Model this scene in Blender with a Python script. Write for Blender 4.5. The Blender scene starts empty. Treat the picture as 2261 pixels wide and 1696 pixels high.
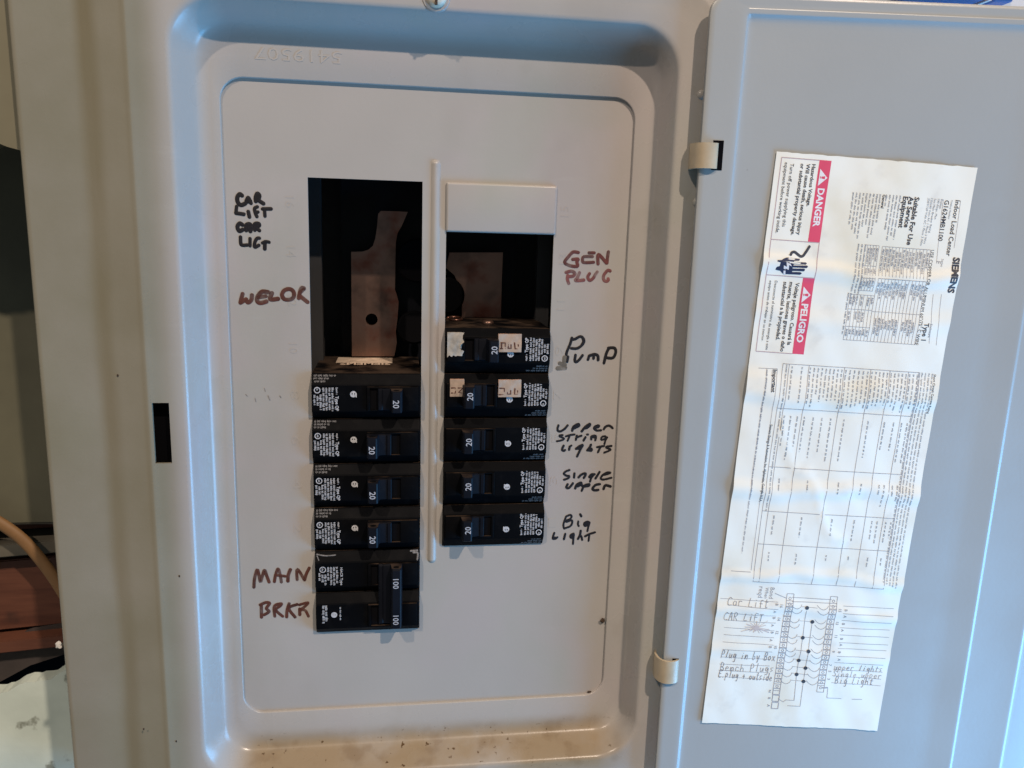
import bpy, bmesh, math, random
from mathutils import Vector, Matrix
random.seed(7)
R = math.radians
scene = bpy.context.scene
S = 0.001                       # everything below is laid out in millimetres: u right, v down, w away from the viewer

# ------------------------------------------------------------------ camera
CF, CRX, CRY, CRZ = 1746.635, 0.19447, -0.14299, 0.03004
CT = Vector((-105.024, -106.178, 406.331))
ROT = Matrix.Rotation(CRZ, 3, 'Z') @ Matrix.Rotation(CRX, 3, 'X') @ Matrix.Rotation(CRY, 3, 'Y')
CPOS = -(ROT.transposed() @ CT)
def to_world(p): return Vector((p[0] * S, p[2] * S, -p[1] * S))
cam_data = bpy.data.cameras.new('camera'); cam = bpy.data.objects.new('camera', cam_data)
scene.collection.objects.link(cam); scene.camera = cam
cam_data.sensor_width = 36.0; cam_data.lens = CF / 2261 * 36; cam_data.clip_start = 0.01; cam_data.clip_end = 50
def dirw(d): return Vector((d[0], d[2], -d[1]))
_r, _u, _b = dirw(ROT[0]), dirw(-ROT[1]), dirw(-ROT[2])
M4 = Matrix((_r, _u, _b)).transposed().to_4x4(); M4.translation = to_world(CPOS); cam.matrix_world = M4

# ------------------------------------------------------------------ world, lamps, exposure
world = bpy.data.worlds.new('World'); scene.world = world; world.use_nodes = True
bgn = world.node_tree.nodes['Background']; bgn.inputs[0].default_value = (0.86, 0.95, 1.0, 1); bgn.inputs[1].default_value = 0.16
def lamp(name, kind, u, v, w, power, col, size, aim=None):
    d = bpy.data.lights.new(name, kind); o = bpy.data.objects.new(name, d); scene.collection.objects.link(o)
    o.location = to_world((u, v, w)); d.energy = power; d.color = col
    if kind == 'POINT': d.shadow_soft_size = size
    else:
        d.shape = 'RECTANGLE'; d.size, d.size_y = size
        o.rotation_euler = (to_world(aim) - o.location).to_track_quat('-Z', 'Y').to_euler()
    return o
lamp('ceiling_bulb', 'POINT', 1000, -2100, -2000, 248, (1.0, 0.81, 0.66), 0.035)      # right bulb of the ceiling fixture
lamp('ceiling_bulb', 'POINT', -1080, -2100, -2000, 138, (1.0, 0.81, 0.66), 0.035)     # left bulb
lamp('doorway_daylight', 'AREA', 800, 470, -230, 11.5, (0.14, 0.50, 1.0), (.5, .5), (40, 120, 0))           # daylight from the open door low on the right
scene.view_settings.view_transform = 'Standard'; scene.view_settings.look = 'None'
scene.view_settings.exposure = 0.0; scene.view_settings.gamma = 1.0
scene.view_settings.use_curve_mapping = False
scene.render.engine = 'CYCLES'; scene.render.resolution_x = 1024; scene.render.resolution_y = 768

# ------------------------------------------------------------------ photo pixel -> point on a real surface
def ray(x, y): return ROT.transposed() @ Vector(((x - 1130.5) / CF, (y - 848) / CF, 1))
def un(x, y, w=0.0):
    d = ray(x, y); t = (w - CPOS.z) / d.z; q = CPOS + t * d; return (q.x, q.y)
DOOR_U, DOOR_W, DOOR_A = 198.5, -27.0, R(6)
DA = Vector((math.cos(DOOR_A), 0, -math.sin(DOOR_A))); DN = Vector((-math.sin(DOOR_A), 0, -math.cos(DOOR_A)))   # along door, towards viewer
def door_pt(s, v, h=0.0):
    p = Vector((DOOR_U, 0, DOOR_W)) + DA * s + DN * h; return (p.x, v, p.z)
def und(x, y):
    d = ray(x, y); t = DN.dot(Vector((DOOR_U, 0, DOOR_W)) - CPOS) / DN.dot(d); q = CPOS + t * d
    return ((q - Vector((DOOR_U, 0, DOOR_W))).dot(DA), q.y)

# ------------------------------------------------------------------ materials
def mat(name, col, rough=0.5, metal=0.0, spec=0.5, bump=0.0, bscale=300.0, var=0.0, vscale=12.0, extra=None):
    m = bpy.data.materials.new(name); m.use_nodes = True; nt = m.node_tree; N = nt.nodes; L = nt.links
    b = N['Principled BSDF']; b.inputs['Roughness'].default_value = rough; b.inputs['Metallic'].default_value = metal
    b.inputs['Specular IOR Level'].default_value = spec
    tc = N.new('ShaderNodeTexCoord'); rgb = N.new('ShaderNodeRGB'); rgb.outputs[0].default_value = (*col, 1)
    geo = N.new('ShaderNodeNewGeometry')
    out = rgb.outputs[0]
    if var:
        n = N.new('ShaderNodeTexNoise'); n.inputs['Scale'].default_value = vscale; n.inputs['Detail'].default_value = 6
        L.new(geo.outputs['Position'], n.inputs['Vector'])
        mr = N.new('ShaderNodeMapRange'); mr.inputs[1].default_value = .3; mr.inputs[2].default_value = .7
        mr.inputs[3].default_value = 1 - var; mr.inputs[4].default_value = 1 + var; L.new(n.outputs[0], mr.inputs[0])
        mx = N.new('ShaderNodeMix'); mx.data_type = 'RGBA'; mx.blend_type = 'MULTIPLY'; mx.inputs[0].default_value = 1
        L.new(out, mx.inputs[6]); L.new(mr.outputs[0], mx.inputs[7]); out = mx.outputs[2]
    if extra: out = extra(nt, geo.outputs['Position'], out, b)
    L.new(out, b.inputs['Base Color'])
    if bump:
        n = N.new('ShaderNodeTexNoise'); n.inputs['Scale'].default_value = bscale; n.inputs['Detail'].default_value = 3
        L.new(geo.outputs['Position'], n.inputs['Vector'])
        bp = N.new('ShaderNodeBump'); bp.inputs['Strength'].default_value = bump; bp.inputs['Distance'].default_value = 0.0006
        L.new(n.outputs[0], bp.inputs['Height']); L.new(bp.outputs[0], b.inputs['Normal'])
    return m
def nmath(nt, op, a, b=None, c=None, clamp=False):
    n = nt.nodes.new('ShaderNodeMath'); n.operation = op; n.use_clamp = clamp
    for i, x in enumerate((a, b, c)):
        if x is None: continue
        if isinstance(x, (int, float)): n.inputs[i].default_value = x
        else: nt.links.new(x, n.inputs[i])
    return n.outputs[0]
def noise(nt, pos, scale, detail=4, scl=None):
    if scl:
        mp = nt.nodes.new('ShaderNodeMapping'); mp.inputs['Scale'].default_value = scl; nt.links.new(pos, mp.inputs[0]); pos = mp.outputs[0]
    n = nt.nodes.new('ShaderNodeTexNoise'); n.inputs['Scale'].default_value = scale; n.inputs['Detail'].default_value = detail
    nt.links.new(pos, n.inputs['Vector']); return n.outputs[0]
def mixc(nt, fac, a, col):
    mx = nt.nodes.new('ShaderNodeMix'); mx.data_type = 'RGBA'; nt.links.new(fac, mx.inputs[0]); nt.links.new(a, mx.inputs[6])
    mx.inputs[7].default_value = (*col, 1); return mx.outputs[2]
def ramp01(nt, val, lo, hi):
    m = nt.nodes.new('ShaderNodeMapRange'); m.interpolation_type = 'SMOOTHSTEP'
    nt.links.new(val, m.inputs[0]); m.inputs[1].default_value = lo; m.inputs[2].default_value = hi
    return m.outputs[0]
def mottle(nt, pos, col):
    # uneven ageing of the enamel: faint rosy and greenish clouds, hand grease, fine wiping marks
    col = mixc(nt, nmath(nt, 'MULTIPLY', ramp01(nt, noise(nt, pos, 11, 3), .46, .66), .5), col, (0.45, 0.395, 0.385))
    col = mixc(nt, nmath(nt, 'MULTIPLY', ramp01(nt, noise(nt, pos, 15, 3, (1, 1.3, .8)), .52, .70), .45), col, (0.375, 0.385, 0.325))
    col = mixc(nt, nmath(nt, 'MULTIPLY', ramp01(nt, noise(nt, pos, 7, 6, (1.6, 1, .7)), .50, .72), .28), col, (0.30, 0.265, 0.22))
    return mixc(nt, nmath(nt, 'MULTIPLY', ramp01(nt, noise(nt, pos, 95, 5, (.25, 1, 1.4)), .62, .78), .16), col, (0.52, 0.50, 0.47))
def cover_dirt_falloff(nt, pos, col, bsdf):
    col = mottle(nt, pos, col)
    sx = nt.nodes.new('ShaderNodeSeparateXYZ'); nt.links.new(pos, sx.inputs[0]); X, Y, Z = sx.outputs
    # a rusty-brown grime streak running down the crease of the left flange
    wob = nmath(nt, 'MULTIPLY_ADD', noise(nt, pos, 9), 0.010, -0.005)
    d = nmath(nt, 'ABSOLUTE', nmath(nt, 'ADD', nmath(nt, 'ADD', X, 0.0985), wob))
    streak = nmath(nt, 'MULTIPLY', nmath(nt, 'SUBTRACT', 1.0, ramp01(nt, d, 0.001, 0.008)), ramp01(nt, noise(nt, pos, 14, 5, (2, 1, .35)), .25, .7))
    col = mixc(nt, nmath(nt, 'MULTIPLY', streak, .8), col, (0.19, 0.125, 0.06))
    # olive tint on the outer left flange, with light falloff painted into it
    olive_falloff = nmath(nt, 'MULTIPLY', nmath(nt, 'SUBTRACT', 1.0, ramp01(nt, X, -0.075, -0.058)), nmath(nt, 'MULTIPLY_ADD', noise(nt, pos, 22), .5, .46))
    col = mixc(nt, olive_falloff, col, (0.20, 0.185, 0.115))
    # dust and dried muck lying on the lower ledge of the recess
    lo = nmath(nt, 'MULTIPLY', ramp01(nt, nmath(nt, 'MULTIPLY', Z, -1.0), 0.312, 0.324), nmath(nt, 'SUBTRACT', 1.0, ramp01(nt, nmath(nt, 'MULTIPLY', Z, -1.0), 0.334, 0.352)))
    inx = nmath(nt, 'MULTIPLY', ramp01(nt, X, -0.052, -0.03), nmath(nt, 'SUBTRACT', 1.0, ramp01(nt, X, .165, .19)))
    mud = nmath(nt, 'MULTIPLY', nmath(nt, 'MULTIPLY', lo, inx), ramp01(nt, noise(nt, pos, 26, 6), .12, .58))
    col = mixc(nt, nmath(nt, 'MULTIPLY', mud, .85), col, (0.30, 0.215, 0.115))
    col = mixc(nt, nmath(nt, 'MULTIPLY', nmath(nt, 'MULTIPLY', lo, inx), nmath(nt, 'MULTIPLY', ramp01(nt, noise(nt, pos, 70, 8), .5, .72), .38)), col, (0.16, 0.095, 0.04))
    spk = nmath(nt, 'MULTIPLY', nmath(nt, 'MULTIPLY', lo, inx), ramp01(nt, noise(nt, pos, 260, 3), .66, .72))
    col = mixc(nt, spk, col, (0.10, 0.055, 0.02))
    # specks and faint scuffs everywhere
    v = nt.nodes.new('ShaderNodeTexVoronoi'); v.inputs['Scale'].default_value = 34; nt.links.new(pos, v.inputs['Vector'])
    dot = nmath(nt, 'MULTIPLY', nmath(nt, 'SUBTRACT', 1.0, ramp01(nt, v.outputs['Distance'], .018, .034)), ramp01(nt, noise(nt, pos, 17), .52, .56))
    col = mixc(nt, nmath(nt, 'MULTIPLY', dot, .85), col, (0.05, 0.04, 0.03))
    sc = ramp01(nt, noise(nt, pos, 30, 8), .60, .74)
    col = mixc(nt, nmath(nt, 'MULTIPLY', sc, .16), col, (0.26, 0.23, 0.18))
    rr = nmath(nt, 'MULTIPLY_ADD', noise(nt, pos, 40, 5), .22, .17); nt.links.new(rr, bsdf.inputs['Roughness'])
    return col
PAINT = (0.425, 0.40, 0.365)
M = {}
M['cover'] = mat('grey_enamel', PAINT, .3, spec=.5, bump=.07, bscale=420, var=.035, vscale=16, extra=cover_dirt_falloff)
def plate_dirt(nt, pos, col, bsdf): return speck(nt, pos, mottle(nt, pos, col), bsdf)
def speck(nt, pos, col, bsdf):
    v = nt.nodes.new('ShaderNodeTexVoronoi'); v.inputs['Scale'].default_value = 30; nt.links.new(pos, v.inputs['Vector'])
    dot = nmath(nt, 'MULTIPLY', nmath(nt, 'SUBTRACT', 1.0, ramp01(nt, v.outputs['Distance'], .02, .035)), ramp01(nt, noise(nt, pos, 13), .53, .57))
    col = mixc(nt, nmath(nt, 'MULTIPLY', dot, .8), col, (0.07, 0.06, 0.05))
    sc = ramp01(nt, noise(nt, pos, 24, 8), .60, .78)
    col = mixc(nt, nmath(nt, 'MULTIPLY', sc, .12), col, (0.28, 0.27, 0.25))
    rr = nmath(nt, 'MULTIPLY_ADD', noise(nt, pos, 36, 5), .2, .24); nt.links.new(rr, bsdf.inputs['Roughness'])
    return col
M['door'] = mat('grey_enamel_door', (0.39, 0.408, 0.405), .33, bump=.07, bscale=420, var=.03, vscale=14, extra=speck)
M['plate'] = mat('grey_enamel_plate', PAINT, .34, bump=.07, bscale=420, var=.03, vscale=16, extra=plate_dirt)
M['tab'] = mat('beige_hinge_paint', (0.50, 0.41, 0.28), .4, bump=.2, bscale=500, var=.1, vscale=120)
def dusty(nt, pos, col, bsdf):
    g = nt.nodes.new('ShaderNodeNewGeometry'); sx = nt.nodes.new('ShaderNodeSeparateXYZ'); nt.links.new(g.outputs['Normal'], sx.inputs[0])
    up = nmath(nt, 'MULTIPLY', ramp01(nt, sx.outputs[2], .9, .98), ramp01(nt, noise(nt, pos, 75, 6), .36, .66))      # dust lying on level tops
    col = mixc(nt, nmath(nt, 'MULTIPLY', up, .6), col, (0.10, 0.068, 0.048))
    d = ramp01(nt, noise(nt, pos, 160, 7), .50, .80)
    col = mixc(nt, nmath(nt, 'MULTIPLY', d, .05), col, (0.06, 0.055, 0.05))
    rr = nmath(nt, 'MULTIPLY_ADD', noise(nt, pos, 90, 5), .3, .40); nt.links.new(rr, bsdf.inputs['Roughness']); return col
M['black'] = mat('black_phenolic', (0.0022, 0.0024, 0.0032), .45, spec=.06, bump=.08, bscale=900, extra=dusty)
M['handle'] = mat('black_toggle', (0.004, 0.005, 0.009), .38, spec=.15, bump=.05, bscale=900, extra=dusty)
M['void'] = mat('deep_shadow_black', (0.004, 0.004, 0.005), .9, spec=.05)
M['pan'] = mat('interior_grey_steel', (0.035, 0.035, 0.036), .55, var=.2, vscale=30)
M['insul'] = mat('black_insulator', (0.005, 0.006, 0.009), .5, spec=.2)
def tarnish(nt, pos, col, bsdf):
    col = mixc(nt, ramp01(nt, noise(nt, pos, 60, 5), .45, .7), col, (0.17, 0.06, 0.04))
    return mixc(nt, ramp01(nt, noise(nt, pos, 38, 4), .5, .75), col, (0.05, 0.04, 0.035))
M['bus'] = mat('tarnished_plated_copper', (0.24, 0.145, 0.11), .38, metal=.85, var=.15, vscale=60, bump=.1, bscale=200, extra=tarnish)
M['foil'] = mat('crinkled_foil', (0.95, 0.70, 0.53), .36, metal=.72, bump=1.0, bscale=110, var=.12, vscale=200)
M['foil_ink'] = mat('brown_foil_ink', (0.10, 0.035, 0.02), .5)
M['white_ink'] = mat('white_ink', (0.50, 0.50, 0.51), .6, var=.25, vscale=900)
M['dim_ink'] = mat('worn_grey_ink', (0.16, 0.16, 0.165), .6, var=.4, vscale=900)
M['num_ink'] = mat('handle_number_ink', (0.42, 0.43, 0.46), .6)
def yellowed(nt, pos, col, bsdf):
    col = mixc(nt, nmath(nt, 'MULTIPLY', ramp01(nt, noise(nt, pos, 22, 6), .48, .74), .55), col, (0.80, 0.74, 0.56))
    return mixc(nt, nmath(nt, 'MULTIPLY', ramp01(nt, noise(nt, pos, 70, 6), .58, .76), .25), col, (0.55, 0.52, 0.48))
M['paper'] = mat('label_paper', (0.93, 0.92, 0.83), .42, spec=.5, bump=.12, bscale=160, extra=yellowed)
M['ink'] = mat('black_print', (0.05, 0.05, 0.06), .6)
M['fine_ink'] = mat('fine_grey_print', (0.33, 0.33, 0.35), .6, var=.4, vscale=1500)
M['rule_ink'] = mat('thin_rule_grey', (0.36, 0.36, 0.38), .6, var=.2, vscale=400)
M['pink_rule'] = mat('rose_rule', (0.52, 0.40, 0.42), .6)
M['red'] = mat('danger_red', (0.78, 0.085, 0.16), .5, var=.06, vscale=60)
M['navy'] = mat('icon_navy', (0.025, 0.03, 0.075), .5)
M['label_white'] = mat('print_white', (0.86, 0.84, 0.85), .55)
M['pencil'] = mat('pencil_graphite', (0.30, 0.29, 0.30), .6, var=.45, vscale=700)
M['stain'] = mat('paper_stain', (0.62, 0.54, 0.51), .7)
def marker(name, col, thin):
    m = mat(name, col, .5, var=.35, vscale=130); nt = m.node_tree; geo = [n for n in nt.nodes if n.type == 'NEW_GEOMETRY'][0]
    b = nt.nodes['Principled BSDF']; n = noise(nt, geo.outputs['Position'], 170, 5)
    nt.links.new(nmath(nt, 'SUBTRACT', 1.0, nmath(nt, 'MULTIPLY', ramp01(nt, n, .34, .72), thin)), b.inputs['Alpha']); return m
M['mk_black'] = marker('black_marker', (0.008, 0.006, 0.008), .12)
M['mk_red'] = marker('red_marker', (0.13, 0.035, 0.03), .45)
M['mk_brown'] = marker('brown_red_marker', (0.10, 0.03, 0.018), .45)
M['mk_pale'] = marker('faded_red_marker', (0.20, 0.065, 0.06), .62)
M['ghost'] = marker('ghost_of_wiped_marker', (0.27, 0.245, 0.22), .8)
M['smudge'] = marker('grey_smudge', (0.16, 0.14, 0.11), .75)
M['screw'] = mat('brassy_screw', (0.66, 0.58, 0.44), .45, metal=.0, var=.2, vscale=300)
M['bug'] = mat('dried_brown_lump', (0.05, 0.028, 0.015), .8, var=.5, vscale=900)
M['fluff'] = mat('white_fluff', (0.6, 0.58, 0.54), .9)
M['box'] = mat('galvanised_grey_box', (0.09, 0.09, 0.085), .5, var=.1)
def blotch(nt, pos, col, bsdf):
    col = mixc(nt, nmath(nt, 'MULTIPLY', ramp01(nt, noise(nt, pos, 60, 6), .62, .70), .8), col, (0.10, 0.09, 0.05))
    return mixc(nt, nmath(nt, 'MULTIPLY', ramp01(nt, noise(nt, pos, 14, 4), .4, .7), .4), col, (0.34, 0.40, 0.34))
M['board'] = mat('pale_green_wallboard', (0.70, 0.79, 0.70), .8, bump=.3, bscale=150, extra=blotch)
M['olive'] = mat('olive_wall_paint', (0.115, 0.11, 0.07), .7, var=.2, vscale=20, extra=blotch and None)
M['beige'] = mat('stained_beige_wall', (0.20, 0.185, 0.125), .75, var=.15, vscale=14, extra=speck)
def grain(nt, pos, col, bsdf):
    n = noise(nt, pos, 14, 8, (1.2, 4, 14)); col = mixc(nt, ramp01(nt, n, .4, .7), col, (0.085, 0.026, 0.012))
    return mixc(nt, nmath(nt, 'MULTIPLY', ramp01(nt, noise(nt, pos, 24, 4), .62, .72), .8), col, (0.03, 0.012, 0.006))
M['wood'] = mat('red_brown_lumber', (0.125, 0.043, 0.021), .7, bump=.3, bscale=120, extra=grain)
M['greywood'] = mat('weathered_grey_lumber', (0.12, 0.108, 0.08), .8, var=.3, vscale=40, bump=.3, bscale=120)
M['cable'] = mat('tan_cable_jacket', (0.24, 0.13, 0.05), .6, var=.15, vscale=40)
M['rag'] = mat('dark_brown_paper', (0.05, 0.038, 0.034), .85, var=.3, vscale=30)
M['blue'] = mat('blue_plastic', (0.03, 0.09, 0.26), .4)
M['white_wall'] = mat('off_white_wall', (0.62, 0.57, 0.52), .8, var=.05)

# ------------------------------------------------------------------ mesh helpers
COL = scene.collection
def thing(name, label, cat, origin=(0, 0, 0), group=None):
    o = bpy.data.objects.new(name, None); COL.objects.link(o); o.empty_display_size = .01
    o.location = to_world(origin); o['label'] = label; o['category'] = cat; o['_o'] = tuple(origin)
    if group: o['group'] = group
    return o
def tag(o, label, cat, group=None, kind=None):
    if label: o['label'] = label
    if cat: o['category'] = cat
    if group: o['group'] = group
    if kind: o['kind'] = kind
    return o
def root_origin(p):
    while p is not None:
        if '_o' in p.keys(): return tuple(p['_o'])
        p = p.parent
    return None
class MB:
    def __init__(s): s.v = []; s.f = []
    def add(s, verts, faces):
        n = len(s.v); s.v += [tuple(x) for x in verts]; s.f += [tuple(i + n for i in f) for f in faces]; return s
    def box(s, u0, u1, v0, v1, w0, w1, bev=0.0):
        if bev:
            bm = bmesh.new(); bmesh.ops.create_cube(bm, size=1)
            for p in bm.verts: p.co = ((u0 + u1) / 2 + p.co.x * (u1 - u0), (v0 + v1) / 2 + p.co.y * (v1 - v0), (w0 + w1) / 2 + p.co.z * (w1 - w0))
            bmesh.ops.bevel(bm, geom=bm.edges[:], offset=bev, segments=2, affect='EDGES', profile=.5); s.bm(bm); return s
        return s.add([(a, b, c) for c in (w0, w1) for b in (v0, v1) for a in (u0, u1)],
                     [(0, 1, 3, 2), (4, 6, 7, 5), (0, 4, 5, 1), (2, 3, 7, 6), (0, 2, 6, 4), (1, 5, 7, 3)])
    def bm(s, bm):
        bm.verts.index_update(); s.add([p.co.copy() for p in bm.verts], [[p.index for p in f.verts] for f in bm.faces]); bm.free()
    def loft(s, rings, close=True, cap0=False, cap1=False, skip=None):
        n = len(rings[0]); base = len(s.v)
        for r in rings: s.v += [tuple(p) for p in r]
        for i in range(len(rings) - 1):
            for j in range(n if close else n - 1):
                if skip and skip(i, j): continue
                k = (j + 1) % n
                s.f.append((base + i * n + j, base + i * n + k, base + (i + 1) * n + k, base + (i + 1) * n + j))
        if cap0: s.f.append(tuple(base + j for j in range(n)))
        if cap1: s.f.append(tuple(base + (len(rings) - 1) * n + j for j in range(n)))
        return s
    def extrude(s, prof, a, b, axis):       # profile of 2-tuples swept between a and b along axis 'v' (u,w), 'w' (u,v) or 'u' (v,w)
        mk = {'v': lambda p, t: (p[0], t, p[1]), 'w': lambda p, t: (p[0], p[1], t), 'u': lambda p, t: (t, p[0], p[1])}[axis]
        return s.loft([[mk(p, a) for p in prof], [mk(p, b) for p in prof]], True, True, True)
    def build(s, name, m, parent=None, smooth=False, auto=None, local=False):
        o3 = (0, 0, 0) if local else (root_origin(parent) or (0, 0, 0))
        me = bpy.data.meshes.new(name)
        me.from_pydata([to_world((a - o3[0], b - o3[1], c - o3[2])) for a, b, c in s.v], [], s.f)
        bm = bmesh.new(); bm.from_mesh(me); bmesh.ops.recalc_face_normals(bm, faces=bm.faces[:])
        if smooth:
            for f in bm.faces: f.smooth = True
            if auto:
                for e in bm.edges:
                    if len(e.link_faces) == 2 and e.calc_face_angle(0) > R(auto): e.smooth = False
        bm.to_mesh(me); bm.free(); me.materials.append(m)
        o = bpy.data.objects.new(name, me); COL.objects.link(o); o.parent = parent; return o
def rrect(l, r, t, b, rad, n=8, seg=None):
    """rounded rectangle, clockwise from the top-left corner; seg gives extra v stops on the left side"""
    pts = []
    for cx_, cy_, a0 in ((l + rad, t + rad, 180), (r - rad, t + rad, 270), (r - rad, b - rad, 0), (l + rad, b - rad, 90)):
        for i in range(n + 1):
            a = R(a0 + 90 * i / n); pts.append((cx_ + rad * math.cos(a), cy_ + rad * math.sin(a)))
    if seg:
        for v in sorted(seg, reverse=True): pts.append((l, v))
    return pts
def catmull(P, k=6):
    if len(P) < 3: return [tuple(P[0]), tuple(P[-1])] if len(P) == 2 else list(P)
    out = []; Q = [P[0]] + list(P) + [P[-1]]
    for i in range(1, len(Q) - 2):
        a, b, c, d = Q[i - 1:i + 3]
        for j in range(k):
            t = j / k
            out.append(tuple(.5 * (2 * b[x] + (c[x] - a[x]) * t + (2 * a[x] - 5 * b[x] + 4 * c[x] - d[x]) * t * t + (3 * b[x] - a[x] - 3 * c[x] + d[x]) * t ** 3) for x in (0, 1)))
    out.append(tuple(P[-1])); return out
def stroke(mb, P, width, lift, put, h=.10, smooth=True):
    """pen stroke: a low domed ribbon with rounded ends; put(x, y, height) -> uvw"""
    C = catmull(P) if smooth else list(P)
    C = [C[0]] + [c for a, c in zip(C, C[1:]) if math.hypot(c[0] - a[0], c[1] - a[1]) > 1e-4]
    if len(C) < 2: return
    rad = width / 2; secs = []
    def tan(i):
        a = C[max(i - 1, 0)]; b = C[min(i + 1, len(C) - 1)]; d = math.hypot(b[0] - a[0], b[1] - a[1]) or 1; return ((b[0] - a[0]) / d, (b[1] - a[1]) / d)
    t0 = tan(0); t1 = tan(len(C) - 1)
    for a in (80, 50, 22): secs.append(((C[0][0] - t0[0] * rad * math.sin(R(a)), C[0][1] - t0[1] * rad * math.sin(R(a))), t0, rad * math.cos(R(a))))
    for i, c in enumerate(C): secs.append((c, tan(i), rad))
    for a in (22, 50, 80): secs.append(((C[-1][0] + t1[0] * rad * math.sin(R(a)), C[-1][1] + t1[1] * rad * math.sin(R(a))), t1, rad * math.cos(R(a))))
    rings = []
    for c, t, r_ in secs:
        n = (-t[1], t[0]); rings.append([put(c[0] + n[0] * r_ * k, c[1] + n[1] * r_ * k, lift + h * q) for k, q in ((-1, 0), (-.5, .75), (0, 1), (.5, .75), (1, 0))])
    mb.loft(rings, close=False)
_tc = {}
def glyphs(txt, bold=0.0):
    k = (txt, bold)
    if k not in _tc:
        cu = bpy.data.curves.new('t', 'FONT'); cu.body = txt; cu.size = 1; cu.offset = bold; cu.resolution_u = 2
        ob = bpy.data.objects.new('t', cu); me = bpy.data.meshes.new_from_object(ob)
        V = [(p.co.x, p.co.y) for p in me.vertices]; F = [tuple(q.vertices) for q in me.polygons]
        bpy.data.objects.remove(ob); bpy.data.meshes.remove(me); bpy.data.curves.remove(cu)
        x0 = min(v[0] for v in V); x1 = max(v[0] for v in V); y0 = min(0, min(v[1] for v in V))
        _tc[k] = ([(x - x0, y) for x, y in V], F, x1 - x0)
    return _tc[k]
def text(mb, txt, p0, p1, put, bold=0.0, up=1, height=None, lift=.06):
    """lettering whose baseline runs p0 -> p1; up=+1/-1 picks the side the glyphs rise to"""
    V, F, wd = glyphs(txt, bold); d = (p1[0] - p0[0], p1[1] - p0[1]); L = math.hypot(*d); d = (d[0] / L, d[1] / L); n = (d[1] * up, -d[0] * up)
    sc = L / wd; sy = height / .72 if height else sc
    mb.add([put(p0[0] + d[0] * x * sc + n[0] * y * sy, p0[1] + d[1] * x * sc + n[1] * y * sy, lift) for x, y in V], F)
def dashes(mb, p0, p1, h, put, up=1, lift=.06, gap=.16, wl=(1.0, 3.2), fill=.62):
    """print too small to read: one run of word-sized bars broken into letter-sized ticks"""
    d = (p1[0] - p0[0], p1[1] - p0[1]); L = math.hypot(*d)
    if L < .3: return
    d = (d[0] / L, d[1] / L); n = (d[1] * up, -d[0] * up); x = 0.0
    while x < L - .2:
        w_ = min(random.uniform(*wl) * h, L - x); q = 0.0
        while q < w_ - .05 * h:
            t = min(random.uniform(.34, .62) * h, w_ - q); hh = h * random.uniform(.62, 1.0); y0 = 0 if random.random() < .85 else -.2 * h
            c = [(x + q, y0), (x + q + t * fill, y0), (x + q + t * fill, hh), (x + q, hh)]
            mb.add([put(p0[0] + d[0] * a + n[0] * b, p0[1] + d[1] * a + n[1] * b, lift) for a, b in c], [(0, 1, 2, 3)]); q += t
        x += w_ + gap * 3 * h
def line(mb, p0, p1, w_, put, lift=.05, k=12):
    d = (p1[0] - p0[0], p1[1] - p0[1]); L = math.hypot(*d)
    if L < 1e-6: return
    n = (-d[1] / L * w_ / 2, d[0] / L * w_ / 2); k = max(1, min(int(L / 3) + 1, 90)); V = []
    for i in range(k + 1):
        q = (p0[0] + d[0] * i / k, p0[1] + d[1] * i / k); V += [put(q[0] + n[0], q[1] + n[1], lift), put(q[0] - n[0], q[1] - n[1], lift)]
    mb.add(V, [(2 * i, 2 * i + 1, 2 * i + 3, 2 * i + 2) for i in range(k)])
def ring2(mb, c, r0, r1, put, n=20, lift=.06):
    V = []
    for i in range(n):
        a = 2 * math.pi * i / n; V += [put(c[0] + r0 * math.cos(a), c[1] + r0 * math.sin(a), lift), put(c[0] + r1 * math.cos(a), c[1] + r1 * math.sin(a), lift)]
    mb.add(V, [(2 * i, 2 * i + 1, (2 * i + 3) % (2 * n), (2 * i + 2) % (2 * n)) for i in range(n)])
def poly(mb, P, put, lift=.06):
    from mathutils.geometry import tessellate_polygon
    T = tessellate_polygon([[Vector((x, y, 0)) for x, y in P]]); mb.add([put(x, y, lift) for x, y in P], [tuple(t) for t in T])
def flat_plate(mb, outer, holes, w0, w1):
    """sheet with holes, given thickness"""
    from mathutils.geometry import tessellate_polygon
    loops = [outer] + holes; T = tessellate_polygon([[Vector((x, y, 0)) for x, y in l] for l in loops]); P = [p for l in loops for p in l]
    n = len(P); mb.add([(x, y, w0) for x, y in P] + [(x, y, w1) for x, y in P], [tuple(t) for t in T] + [tuple(i + n for i in reversed(t)) for t in T])
    b = len(mb.v) - 2 * n; k = 0
    for l in loops:
        for i in range(len(l)):
            j = (i + 1) % len(l); mb.f.append((b + k + i, b + k + j, b + n + k + j, b + n + k + i))
        k += len(l)

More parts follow.
